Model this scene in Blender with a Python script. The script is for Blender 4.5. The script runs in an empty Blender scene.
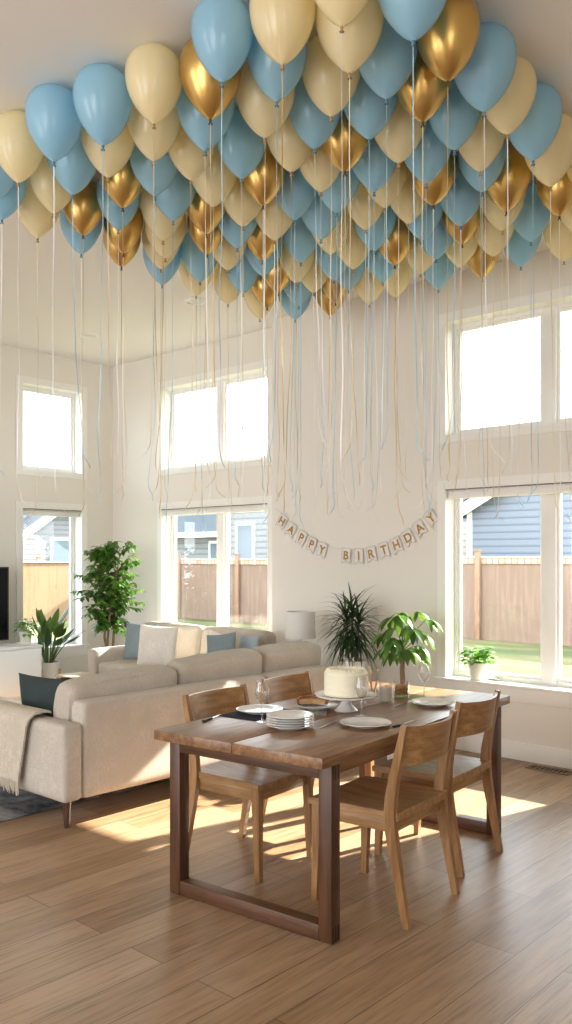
import bpy, bmesh, math, random
from mathutils import Vector, Matrix, noise
R = math.radians
PI = math.pi
scene = bpy.context.scene
COL = scene.collection

# ------------------------------------------------------------------ materials
def new_mat(name):
    m = bpy.data.materials.new(name)
    m.use_nodes = True
    nt = m.node_tree
    for n in list(nt.nodes):
        nt.nodes.remove(n)
    out = nt.nodes.new('ShaderNodeOutputMaterial')
    return m, nt, out

def principled(nt, col=(.8, .8, .8), rough=.5, metal=0., spec=.5, coat=0., sheen=0.):
    b = nt.nodes.new('ShaderNodeBsdfPrincipled')
    b.inputs['Base Color'].default_value = (*col, 1)
    b.inputs['Roughness'].default_value = rough
    b.inputs['Metallic'].default_value = metal
    b.inputs['Specular IOR Level'].default_value = spec
    b.inputs['Coat Weight'].default_value = coat
    b.inputs['Sheen Weight'].default_value = sheen
    return b

def mixcol(nt, a, b, fac):
    n = nt.nodes.new('ShaderNodeMix')
    n.data_type = 'RGBA'
    for sock, v in ((n.inputs[6], a), (n.inputs[7], b)):
        if isinstance(v, tuple):
            sock.default_value = (*v, 1)
        else:
            nt.links.new(v, sock)
    if isinstance(fac, float):
        n.inputs[0].default_value = fac
    else:
        nt.links.new(fac, n.inputs[0])
    return n.outputs[2]

def ramp(nt, src, p0, p1):
    n = nt.nodes.new('ShaderNodeMapRange')
    n.inputs[1].default_value = p0
    n.inputs[2].default_value = p1
    nt.links.new(src, n.inputs[0])
    return n.outputs[0]

def coords(nt, kind='Object', scale=(1, 1, 1), rot=(0, 0, 0)):
    tc = nt.nodes.new('ShaderNodeTexCoord')
    mp = nt.nodes.new('ShaderNodeMapping')
    mp.inputs['Scale'].default_value = scale
    mp.inputs['Rotation'].default_value = rot
    nt.links.new(tc.outputs[kind], mp.inputs[0])
    return mp.outputs[0]

def noise_n(nt, vec, scale, detail=3, rough=.5):
    n = nt.nodes.new('ShaderNodeTexNoise')
    n.inputs['Scale'].default_value = scale
    n.inputs['Detail'].default_value = detail
    n.inputs['Roughness'].default_value = rough
    nt.links.new(vec, n.inputs['Vector'])
    return n.outputs['Fac']

def bump(nt, b, height, strength=.2, dist=.01):
    n = nt.nodes.new('ShaderNodeBump')
    n.inputs['Strength'].default_value = strength
    n.inputs['Distance'].default_value = dist
    nt.links.new(height, n.inputs['Height'])
    nt.links.new(n.outputs[0], b.inputs['Normal'])

def plain(name, col, rough=.5, metal=0., spec=.5, coat=0., var=.06, vscale=6., bmp=0., bscale=60.):
    """Principled with slight procedural colour variation and optional fine bump."""
    m, nt, out = new_mat(name)
    b = principled(nt, col, rough, metal, spec, coat)
    vec = coords(nt)
    if var:
        f = noise_n(nt, vec, vscale)
        dark = tuple(c * (1 - var) for c in col)
        lite = tuple(min(1, c * (1 + var)) for c in col)
        nt.links.new(mixcol(nt, dark, lite, f), b.inputs['Base Color'])
    if bmp:
        bump(nt, b, noise_n(nt, vec, bscale, 4), bmp, .003)
    nt.links.new(b.outputs[0], out.inputs[0])
    return m

def wood(name, dark, light, axis='Y', scale=1., rough=.4, coat=0., random_island=False):
    m, nt, out = new_mat(name)
    b = principled(nt, light, rough, coat=coat)
    st = {'X': (1.2, 14, 14), 'Y': (14, 1.2, 14), 'Z': (14, 14, 1.2)}[axis]
    vec = coords(nt, 'Object', tuple(v * scale for v in st))
    f1 = noise_n(nt, vec, 2.2, 6, .6)
    f2 = noise_n(nt, vec, 9., 3, .6)
    c = mixcol(nt, dark, light, ramp(nt, f1, .33, .66))
    c2 = mixcol(nt, c, tuple(v * .62 for v in dark), ramp(nt, f2, .56, .85))
    nt.links.new(c2, b.inputs['Base Color'])
    bump(nt, b, f2, .12, .002)
    nt.links.new(b.outputs[0], out.inputs[0])
    return m

def fabric(name, col, var=.16, wscale=140., bmp=.5, rough=.95):
    """Woven cloth: crossed thread noise plus broad mottling."""
    m, nt, out = new_mat(name)
    b = principled(nt, col, rough, spec=.12)
    n1 = noise_n(nt, coords(nt, 'Object', (wscale, wscale * .25, wscale)), 1., 3, .7)
    n2 = noise_n(nt, coords(nt, 'Object', (wscale, wscale, wscale * .22)), 1., 3, .7)
    mth = nt.nodes.new('ShaderNodeMath')
    mth.operation = 'ADD'
    nt.links.new(n1, mth.inputs[0])
    nt.links.new(n2, mth.inputs[1])
    f2 = noise_n(nt, coords(nt), 7., 4)
    a = mixcol(nt, tuple(c * (1 - var) for c in col), tuple(min(1, c * (1 + var)) for c in col), ramp(nt, mth.outputs[0], .75, 1.25))
    a2 = mixcol(nt, a, tuple(c * .88 for c in col), ramp(nt, f2, .35, .75))
    nt.links.new(a2, b.inputs['Base Color'])
    bump(nt, b, mth.outputs[0], bmp, .002)
    nt.links.new(b.outputs[0], out.inputs[0])
    return m

def leafmat(name, c0, c1, trans=.35, rough=.35):
    m, nt, out = new_mat(name)
    g = nt.nodes.new('ShaderNodeNewGeometry')
    col = mixcol(nt, c0, c1, g.outputs['Random Per Island'])
    b = principled(nt, c1, rough, spec=.45)
    nt.links.new(col, b.inputs['Base Color'])
    t = nt.nodes.new('ShaderNodeBsdfTranslucent')
    nt.links.new(mixcol(nt, col, (.55, .75, .12), .35), t.inputs[0])
    mx = nt.nodes.new('ShaderNodeMixShader')
    mx.inputs[0].default_value = trans
    nt.links.new(b.outputs[0], mx.inputs[1])
    nt.links.new(t.outputs[0], mx.inputs[2])
    nt.links.new(mx.outputs[0], out.inputs[0])
    return m

def clear(name, tint=(1, 1, 1), edge=.35, base=.04, rough=.02):
    """Thin clear glass: mostly see-through with angle dependent reflection."""
    m, nt, out = new_mat(name)
    t = nt.nodes.new('ShaderNodeBsdfTransparent')
    t.inputs[0].default_value = (*tint, 1)
    g = nt.nodes.new('ShaderNodeBsdfGlossy')
    g.inputs['Roughness'].default_value = rough
    lw = nt.nodes.new('ShaderNodeLayerWeight')
    lw.inputs[0].default_value = .35
    mr = nt.nodes.new('ShaderNodeMapRange')
    mr.inputs[3].default_value = base
    mr.inputs[4].default_value = edge
    nt.links.new(lw.outputs['Facing'], mr.inputs[0])
    mx = nt.nodes.new('ShaderNodeMixShader')
    nt.links.new(mr.outputs[0], mx.inputs[0])
    nt.links.new(t.outputs[0], mx.inputs[1])
    nt.links.new(g.outputs[0], mx.inputs[2])
    nt.links.new(mx.outputs[0], out.inputs[0])
    return m

def latex(name, col, trans=.42, rough=.2):
    m, nt, out = new_mat(name)
    b = principled(nt, col, rough, spec=.5, coat=.4)
    b.inputs['Coat Roughness'].default_value = .18
    t = nt.nodes.new('ShaderNodeBsdfTranslucent')
    t.inputs[0].default_value = (*col, 1)
    mx = nt.nodes.new('ShaderNodeMixShader')
    mx.inputs[0].default_value = trans
    nt.links.new(b.outputs[0], mx.inputs[1])
    nt.links.new(t.outputs[0], mx.inputs[2])
    nt.links.new(mx.outputs[0], out.inputs[0])
    return m

def floor_mat():
    m, nt, out = new_mat('oak_plank_floor')
    b = principled(nt, (.4, .25, .14), .36, spec=.5)
    vec = coords(nt, 'Object', (1, 1, 1), (0, 0, R(90)))
    br = nt.nodes.new('ShaderNodeTexBrick')
    br.inputs['Scale'].default_value = 1.
    br.inputs['Brick Width'].default_value = 1.5
    br.inputs['Row Height'].default_value = .19
    br.inputs['Mortar Size'].default_value = .0022
    br.inputs['Mortar Smooth'].default_value = .1
    br.inputs['Bias'].default_value = 0.
    br.offset = .37
    br.offset_frequency = 2
    br.inputs['Color1'].default_value = (0, 0, 0, 1)
    br.inputs['Color2'].default_value = (1, 1, 1, 1)
    br.inputs['Mortar'].default_value = (.5, .5, .5, 1)
    nt.links.new(vec, br.inputs['Vector'])
    g1 = coords(nt, 'Object', (11, .9, 1))
    n1 = noise_n(nt, g1, 2.4, 6, .62)
    n2 = noise_n(nt, coords(nt, 'Object', (34, 1.4, 1)), 2.4, 4, .6)
    base = mixcol(nt, FLOOR_D, FLOOR_L, ramp(nt, n1, .3, .7))
    pl = mixcol(nt, base, FLOOR_P, ramp(nt, br.outputs['Color'], .05, 1.5))
    gr = mixcol(nt, pl, tuple(v * .6 for v in FLOOR_D), ramp(nt, n2, .5, .85))
    fin = mixcol(nt, gr, tuple(v * .42 for v in FLOOR_D), ramp(nt, br.outputs['Fac'], 0., 1.25))
    nt.links.new(fin, b.inputs['Base Color'])
    bump(nt, b, n2, .06, .002)
    nt.links.new(b.outputs[0], out.inputs[0])
    return m

def rug_mat():
    m, nt, out = new_mat('grey_faded_rug')
    b = principled(nt, (.1, .1, .1), .95, spec=.1)
    f = noise_n(nt, coords(nt), 4.5, 6, .7)
    f2 = noise_n(nt, coords(nt), 160., 2)
    c = mixcol(nt, (.05, .055, .065), (.28, .28, .28), ramp(nt, f, .38, .62))
    nt.links.new(c, b.inputs['Base Color'])
    bump(nt, b, f2, .5, .004)
    nt.links.new(b.outputs[0], out.inputs[0])
    return m

def siding_mat(name, col, pitch=.2):
    m, nt, out = new_mat(name)
    b = principled(nt, col, .7)
    w = nt.nodes.new('ShaderNodeTexWave')
    w.wave_type = 'BANDS'
    w.bands_direction = 'Z'
    w.wave_profile = 'SAW'
    w.inputs["Scale"].default_value = .31416 / pitch
    nt.links.new(coords(nt), w.inputs['Vector'])
    nt.links.new(mixcol(nt, tuple(c * .55 for c in col), col, ramp(nt, w.outputs['Fac'], 0.05, .4)), b.inputs['Base Color'])
    nt.links.new(b.outputs[0], out.inputs[0])
    return m

def board_mat(name, c0, c1, pitch=.14, axis='X'):
    m, nt, out = new_mat(name)
    b = principled(nt, c0, .8, spec=.2)
    rot = (0, 0, 0) if axis == 'X' else (0, 0, R(90))
    vec = coords(nt, 'Object', (1, 1, 1), rot)
    br = nt.nodes.new('ShaderNodeTexBrick')
    br.offset = 0
    br.inputs['Scale'].default_value = 1
    br.inputs['Brick Width'].default_value = pitch
    br.inputs['Row Height'].default_value = 50.
    br.inputs['Mortar Size'].default_value = .012
    br.inputs['Color1'].default_value = (*c0, 1)
    br.inputs['Color2'].default_value = (*c1, 1)
    br.inputs['Mortar'].default_value = (*[c * .55 for c in c0], 1)
    nt.links.new(vec, br.inputs['Vector'])
    n = noise_n(nt, coords(nt, 'Object', (8, 8, .7)), 1.5, 5)
    nt.links.new(mixcol(nt, br.outputs['Color'], tuple(c * .8 for c in c0), ramp(nt, n, .45, .9)), b.inputs['Base Color'])
    nt.links.new(b.outputs[0], out.inputs[0])
    return m

FLOOR_D, FLOOR_L, FLOOR_P = (.175, .095, .045), (.39, .24, .128), (.52, .36, .225)
M = {}
M['wall'] = plain('warm_white_wall', (.80, .768, .712), .75, var=.015, vscale=1.2, bmp=.05, bscale=220)
M['ceiling'] = plain('matt_ceiling', (.82, .79, .745), .85, var=.015, vscale=1., bmp=.06, bscale=180)
M['trim'] = plain('white_trim', (.86, .85, .82), .4, var=.01)
M['vinyl'] = plain('white_vinyl_frame', (.86, .85, .83), .35, var=.01)
M['floor'] = floor_mat()
M['rug'] = rug_mat()
M['pane'] = clear('window_glass', (.97, .985, .985), .18, .012)
M['glass'] = clear('drinking_glass', (.99, .99, .99), .55, .035)
M['glass_stem'] = clear('glass_stem', (.93, .94, .94), .85, .14)
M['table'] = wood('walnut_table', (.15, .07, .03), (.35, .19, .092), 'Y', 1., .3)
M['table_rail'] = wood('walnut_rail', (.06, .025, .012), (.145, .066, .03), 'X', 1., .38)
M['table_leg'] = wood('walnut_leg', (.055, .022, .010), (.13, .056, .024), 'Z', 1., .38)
M['seam'] = plain('dark_gap', (.02, .011, .007), .7, var=0)
M['chair'] = wood('oak_chair', (.27, .14, .055), (.48, .275, .12), 'X', 1.2, .38)
M['chair_z'] = wood('oak_chair_upright', (.25, .12, .045), (.45, .25, .105), 'Z', 1.2, .38)
M['chair_y'] = wood('oak_chair_back', (.27, .14, .055), (.48, .28, .12), 'Y', 1.2, .38)
M['sofa'] = fabric('beige_linen', (.58, .52, .45))
M['sofa_cush'] = fabric('beige_linen_cushion', (.54, .48, .41))
M['pillow_dark'] = fabric('dark_teal_linen', (.048, .064, .065))
M['pillow_blue'] = fabric('grey_blue_linen', (.25, .31, .335))
M['pillow_white'] = fabric('cream_cotton', (.86, .81, .73))
M['pillow_pale'] = fabric('pale_blue_cotton', (.42, .50, .56))
M['throw'] = fabric('cream_knit', (.62, .55, .45), .2, 90., .9)
M['dark_wood'] = wood('dark_turned_wood', (.05, .02, .012), (.10, .045, .026), 'Z', 1., .35)
M['light_wood'] = wood('pale_wood', (.42, .29, .17), (.60, .45, .29), 'Y', 1., .45)
M['white'] = plain('white_lacquer', (.88, .88, .86), .6, var=.01)
M['ceramic'] = plain('white_ceramic', (.82, .81, .79), .15, coat=.4, var=.01)
M['plate_rim'] = plain('pale_plate', (.78, .79, .79), .2, coat=.3, var=.01)
M['pot'] = plain('matt_white_pot', (.76, .73, .68), .5, var=.04, bmp=.1)
M['soil'] = plain('dark_soil', (.025, .017, .012), .95, var=.4, vscale=60, bmp=.6)
M['trunk'] = plain('plant_trunk', (.20, .13, .08), .8, var=.3, vscale=30, bmp=.5)
M['stem'] = plain('green_stem', (.09, .17, .04), .5, var=.2)
M['ficus'] = leafmat('ficus_leaf', (.022, .085, .014), (.10, .26, .035), .25)
M['dracaena'] = leafmat('dracaena_leaf', (.012, .032, .014), (.035, .075, .03), .15)
M['pachira'] = leafmat('money_tree_leaf', (.02, .075, .012), (.09, .23, .03), .22)
M['broad'] = leafmat('broad_leaf', (.018, .055, .015), (.05, .12, .03), .25)
M['bright'] = leafmat('bright_leaf', (.07, .24, .025), (.20, .45, .06), .28)
M['tv'] = plain('black_screen', (.003, .003, .004), .25, spec=.15, var=0)
M['black'] = plain('black_plastic', (.012, .012, .013), .4, var=0)
M['steel'] = plain('cutlery_steel', (.55, .54, .52), .25, metal=1., var=.02)
M['napkin_dark'] = fabric('charcoal_linen', (.045, .045, .055))
M['napkin_grey'] = fabric('grey_stripe_linen', (.38, .37, .36), .25, 90.)
M['icing'] = plain('cream_icing', (.93, .87, .68), .55, var=.03, bmp=.15, bscale=90)
M['wax'] = plain('white_wax', (.93, .90, .82), .5, var=.02)
M['crust'] = plain('baked_crust', (.30, .115, .035), .7, var=.35, vscale=40, bmp=.5)
M['filling'] = plain('custard_filling', (.52, .30, .13), .5, var=.2, vscale=30)
M['granola'] = plain('amber_granola', (.50, .27, .07), .6, var=.5, vscale=80)
M['shade'] = plain('white_lampshade', (.80, .78, .74), .8, var=.01)
M['gold_letter'] = plain('gold_foil', (.42, .25, .05), .4, metal=.2, var=.08, vscale=20)
M['paper'] = plain('white_card', (.80, .765, .74), .7, var=.02)
M['paper_edge'] = plain('lilac_grey_card_edge', (.56, .53, .54), .7, var=.02)
M['twine'] = plain('white_twine', (.75, .72, .66), .8, var=.05)
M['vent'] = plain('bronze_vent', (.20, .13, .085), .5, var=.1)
M['vent_dark'] = plain('vent_slot', (.02, .016, .014), .7, var=0)
M['led'] = plain('frosted_downlight', (.80, .78, .74), .5, var=0)
M['blue_latex'] = latex('blue_latex', (.42, .71, .88))
M['cream_latex'] = latex('cream_latex', (.96, .86, .57))
def gold():
    m, nt, out = new_mat('chrome_gold_latex')
    b = principled(nt, (.66, .43, .14), .3, metal=.9)
    nt.links.new(b.outputs[0], out.inputs[0])
    return m
M['gold_latex'] = gold()
M['knot_blue'] = plain('blue_knot', (.11, .25, .36), .5, var=0)
M['knot_cream'] = plain('cream_knot', (.45, .27, .11), .5, var=0)
M['knot_gold'] = plain('gold_knot', (.11, .06, .02), .5, var=0)
M['rib_blue'] = plain('blue_ribbon', (.42, .60, .71), .35, var=.05)
M['rib_cream'] = plain('cream_ribbon', (.74, .65, .48), .35, var=.05)
M['rib_white'] = plain('white_ribbon', (.90, .90, .88), .35, var=.05)
M['rib_gold'] = plain('gold_ribbon', (.62, .48, .24), .3, metal=.2, var=.05)
def lawn_mat():
    m, nt, out = new_mat('lawn_grass')
    b = principled(nt, (.15, .15, .05), .95, spec=.1)
    f = noise_n(nt, coords(nt, 'Object', (.25, .9, 1)), 1.2, 4)
    f2 = noise_n(nt, coords(nt), 30., 3)
    c = mixcol(nt, (.10, .115, .052), (.22, .19, .095), ramp(nt, f, .38, .62))
    nt.links.new(mixcol(nt, c, (.06, .085, .02), ramp(nt, f2, .5, .8)), b.inputs['Base Color'])
    bump(nt, b, f2, .6, .02)
    nt.links.new(b.outputs[0], out.inputs[0])
    return m
M['lawn'] = lawn_mat()
M['wax'] = latex('candle_wax', (.95, .92, .84), .4, .5)
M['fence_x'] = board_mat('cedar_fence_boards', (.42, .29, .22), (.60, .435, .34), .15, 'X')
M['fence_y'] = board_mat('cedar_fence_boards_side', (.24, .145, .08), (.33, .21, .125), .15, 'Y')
M['fence_post'] = wood('cedar_post', (.25, .14, .085), (.36, .22, .14), 'Z', 1., .8)
M['fence_cap'] = plain('pale_cedar_cap', (.50, .42, .34), .8, var=.06)
M['siding_blue'] = siding_mat('blue_siding', (.175, .21, .255))
M['siding_grey'] = siding_mat('grey_siding', (.27, .28, .285))
M['siding_white'] = siding_mat('pale_siding', (.22, .225, .23))
M['roof'] = plain('grey_shingle_roof', (.13, .135, .145), .9, var=.2, vscale=20)
M['roof_blue'] = plain('blue_grey_roof', (.12, .15, .18), .9, var=.2, vscale=20)
M['ext_glass'] = plain('dark_house_window', (.16, .20, .23), .1, var=0)

# ------------------------------------------------------------------ object helpers
def tag(o, label=None, cat=None, group=None, kind=None):
    if label: o['label'] = label
    if cat: o['category'] = cat
    if group: o['group'] = group
    if kind: o['kind'] = kind
    return o

def empty(name, loc=(0, 0, 0), rz=0., label=None, cat=None, group=None, kind=None):
    o = bpy.data.objects.new(name, None)
    o.empty_display_size = .05
    o.location = loc
    o.rotation_euler = (0, 0, rz)
    COL.objects.link(o)
    return tag(o, label, cat, group, kind)

def obj(name, bm, mat, parent=None, loc=(0, 0, 0), rot=(0, 0, 0), smooth=35., label=None):
    me = bpy.data.meshes.new(name)
    bmesh.ops.recalc_face_normals(bm, faces=bm.faces[:])
    bm.to_mesh(me)
    bm.free()
    for m in (mat if isinstance(mat, (list, tuple)) else [mat]):
        me.materials.append(M[m] if isinstance(m, str) else m)
    if smooth:
        for p in me.polygons:
            p.use_smooth = True
        if smooth < 180:
            me.set_sharp_from_angle(angle=R(smooth))
    o = bpy.data.objects.new(name, me)
    o.location = loc
    o.rotation_euler = rot
    if parent:
        o.parent = parent
    COL.objects.link(o)
    if label: o['label'] = label
    return o

def copy_tree(o, parent=None):
    c = o.copy()
    COL.objects.link(c)
    c.parent = parent
    for ch in list(o.children):
        copy_tree(ch, c)
    return c

def place(o, loc, rz=0., label=None, group=None):
    o.location = loc
    o.rotation_euler = (0, 0, rz)
    if label: o['label'] = label
    if group: o['group'] = group
    return o

def box(bm, x0, x1, y0, y1, z0, z1, bev=0., seg=2, mi=0):
    t = bmesh.new()
    bmesh.ops.create_cube(t, size=1.)
    bmesh.ops.scale(t, vec=(x1 - x0, y1 - y0, z1 - z0), verts=t.verts)
    bmesh.ops.translate(t, vec=((x0 + x1) / 2, (y0 + y1) / 2, (z0 + z1) / 2), verts=t.verts)
    if bev:
        bmesh.ops.bevel(t, geom=t.edges[:], offset=bev, segments=seg, profile=.5, affect='EDGES', clamp_overlap=True)
    join(bm, t, mi)
    return bm

def join(bm, t, mi=0):
    for f in t.faces:
        f.material_index = mi
    me = bpy.data.meshes.new('tmp')
    t.to_mesh(me)
    t.free()
    bm.from_mesh(me)
    bpy.data.meshes.remove(me)

def bx(x0, x1, y0, y1, z0, z1, bev=0., seg=2):
    return box(bmesh.new(), x0, x1, y0, y1, z0, z1, bev, seg)

def lathe(prof, seg=32, bm=None, center=(0, 0, 0), mi=0, sq=1.):
    """Revolve [(r, z), ...] round z."""
    bm = bm or bmesh.new()
    cx, cy, cz = center
    rings = []
    for r, z in prof:
        if r < 1e-6:
            rings.append([bm.verts.new((cx, cy, cz + z))])
        else:
            rings.append([bm.verts.new((cx + r * math.cos(2 * PI * i / seg), cy + r * sq * math.sin(2 * PI * i / seg), cz + z)) for i in range(seg)])
    for a, b in zip(rings, rings[1:]):
        for i in range(seg):
            j = (i + 1) % seg
            if len(a) == 1 and len(b) == 1:
                continue
            if len(a) == 1:
                f = bm.faces.new((a[0], b[i], b[j]))
            elif len(b) == 1:
                f = bm.faces.new((a[i], a[j], b[0]))
            else:
                f = bm.faces.new((a[i], a[j], b[j], b[i]))
            f.material_index = mi
    return bm

def tube(bm, pts, rad, seg=8, mi=0, cap=True):
    pts = [Vector(p) for p in pts]
    rs = rad if isinstance(rad, (list, tuple)) else [rad] * len(pts)
    rings = []
    for i, p in enumerate(pts):
        d = (pts[min(i + 1, len(pts) - 1)] - pts[max(i - 1, 0)]).normalized()
        a = d.orthogonal().normalized() if i == 0 else (rings_a - d * rings_a.dot(d)).normalized()
        rings_a = a
        b = d.cross(a)
        rings.append([bm.verts.new(p + (a * math.cos(2 * PI * k / seg) + b * math.sin(2 * PI * k / seg)) * rs[i]) for k in range(seg)])
    for r0, r1 in zip(rings, rings[1:]):
        for k in range(seg):
            f = bm.faces.new((r0[k], r0[(k + 1) % seg], r1[(k + 1) % seg], r1[k]))
            f.material_index = mi
    if cap:
        bm.faces.new(rings[0][::-1]).material_index = mi
        bm.faces.new(rings[-1]).material_index = mi
    return bm

def sweep(bm, pts, sizes, up=(0, 1, 0)):
    """Rectangular-section bar through pts; sizes = (along up, across)."""
    up = Vector(up)
    pts = [Vector(p) for p in pts]
    rings = []
    for i, p in enumerate(pts):
        d = (pts[min(i + 1, len(pts) - 1)] - pts[max(i - 1, 0)]).normalized()
        s = d.cross(up).normalized()
        a, b = sizes[i]
        rings.append([bm.verts.new(p + up * (u * a / 2) + s * (v * b / 2)) for u, v in ((-1, -1), (1, -1), (1, 1), (-1, 1))])
    for r0, r1 in zip(rings, rings[1:]):
        for k in range(4):
            bm.faces.new((r0[k], r0[(k + 1) % 4], r1[(k + 1) % 4], r1[k]))
    bm.faces.new(rings[0][::-1])
    bm.faces.new(rings[-1])
    return bm

def soft_box(w, d, h, r=.05, bulge=0., seed=0, n=14, wr=.004):
    """Upholstered block: rounded box with bulged faces and faint wrinkles, centred."""
    bm = bmesh.new()
    bmesh.ops.create_cube(bm, size=2.)
    bmesh.ops.subdivide_edges(bm, edges=bm.edges[:], cuts=n, use_grid_fill=True)
    half = Vector((w / 2, d / 2, h / 2))
    rng = Vector((seed * 3.7, seed * 1.3, seed * 7.1))
    for v in bm.verts:
        p = Vector([math.sin(c * PI / 2) for c in v.co])
        q = Vector([p[i] * half[i] for i in range(3)])
        inner = Vector([max(-(half[i] - r), min(half[i] - r, q[i])) for i in range(3)])
        dv = q - inner
        nrm = dv.normalized() if dv.length > 1e-9 else Vector((0, 0, 1))
        q = inner + nrm * r
        k = 1.
        for i in range(3):
            k *= (1 - p[i] ** 2 * .98) if abs(nrm[i]) < .9 else 1.
        q += nrm * bulge * max(0, k)
        q += nrm * wr * noise.noise(q * 9 + rng)
        v.co = q
    return bm

def throw_pillow(w, h, t, seed=0, n=18):
    """Square scatter pillow standing in the XZ plane, thickness on Y, bottom at z = 0."""
    bm = bmesh.new()
    rng = Vector((seed * 2.1, seed * 5.3, seed))
    g = {}
    for sgn in (1, -1):
        for i in range(n + 1):
            for j in range(n + 1):
                edge = i in (0, n) or j in (0, n)
                if edge and sgn < 0:
                    continue
                u, v = math.sin((2 * i / n - 1) * PI / 2), math.sin((2 * j / n - 1) * PI / 2)
                x = u * (1 - .07 * (1 - v * v)) * w / 2
                z = v * (1 - .07 * (1 - u * u)) * h / 2
                th = t / 2 * (max(0, (1 - abs(u) ** 2.4) * (1 - abs(v) ** 2.4))) ** .55
                th += 0 if edge else .006 * noise.noise(Vector((x, z, sgn)) * 11 + rng)
                g[sgn, i, j] = bm.verts.new((x, sgn * th, z + h / 2))
    for sgn in (1, -1):
        G = lambda i, j: g[sgn, i, j] if (sgn, i, j) in g else g[1, i, j]
        for i in range(n):
            for j in range(n):
                q = (G(i, j), G(i + 1, j), G(i + 1, j + 1), G(i, j + 1))
                bm.faces.new(q if sgn < 0 else q[::-1])
    return bm

def grid_wall(mapf, us, vs, holes, t):
    """A wall slab on the grid us x vs with rectangular holes (u0,u1,v0,v1); mapf(u, v, depth) -> xyz."""
    bm = bmesh.new()
    us = sorted(set(us) | {h[0] for h in holes} | {h[1] for h in holes})
    vs = sorted(set(vs) | {h[2] for h in holes} | {h[3] for h in holes})
    solid = lambda i, j: 0 <= i < len(us) - 1 and 0 <= j < len(vs) - 1 and not any(
        h[0] - 1e-6 <= us[i] and us[i + 1] <= h[1] + 1e-6 and h[2] - 1e-6 <= vs[j] and vs[j + 1] <= h[3] + 1e-6 for h in holes)
    V = {}
    def vert(i, j, k):
        if (i, j, k) not in V:
            V[i, j, k] = bm.verts.new(mapf(us[i], vs[j], (0, t)[k]))
        return V[i, j, k]
    for i in range(len(us) - 1):
        for j in range(len(vs) - 1):
            if not solid(i, j):
                continue
            for k in (0, 1):
                bm.faces.new([vert(a, b, k) for a, b in ((i, j), (i + 1, j), (i + 1, j + 1), (i, j + 1))])
            for di, dj, e in ((-1, 0, ((i, j), (i, j + 1))), (1, 0, ((i + 1, j), (i + 1, j + 1))), (0, -1, ((i, j), (i + 1, j))), (0, 1, ((i, j + 1), (i + 1, j + 1)))):
                if not solid(i + di, j + dj):
                    (a, b) = e
                    bm.faces.new([vert(*a, 0), vert(*b, 0), vert(*b, 1), vert(*a, 1)])
    return bm

def leaf(bm, base, d, up, L, W, droop=.3, fold=.25, seg=5, tip=.9, mi=0):
    """One leaf blade as a folded, drooping strip."""
    d = Vector(d).normalized()
    side = d.cross(Vector(up))
    if side.length < 1e-3:
        side = d.orthogonal()
    side.normalize()
    nrm = side.cross(d).normalized()
    rows = []
    p = Vector(base)
    dirv = d.copy()
    for i in range(seg + 1):
        t = i / seg
        wd = W / 2 * (math.sin(PI * min(1, t ** tip * .98 + .02)) ** .8) if 0 < t < 1 else W * .02
        n2 = side.cross(dirv).normalized()
        rows.append([bm.verts.new(p - side * wd + n2 * wd * fold), bm.verts.new(p), bm.verts.new(p + side * wd + n2 * wd * fold)])
        dirv = (dirv + Vector((0, 0, -1)) * droop / seg).normalized()
        p = p + dirv * (L / seg)
    for a, b in zip(rows, rows[1:]):
        for k in (0, 1):
            f = bm.faces.new((a[k], a[k + 1], b[k + 1], b[k]))
            f.material_index = mi
    return bm
SKY_LOW, SKY_HIGH, SKY_CLOUD = (.97, .98, 1.0), (.70, .85, 1.0), (1., 1., 1.)
SKY_STRENGTH = 5.
SUN_STRENGTH = 24.
SUN_DIR = (-.24, -.97, -.60)
EXPOSURE = 0.42
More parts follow.
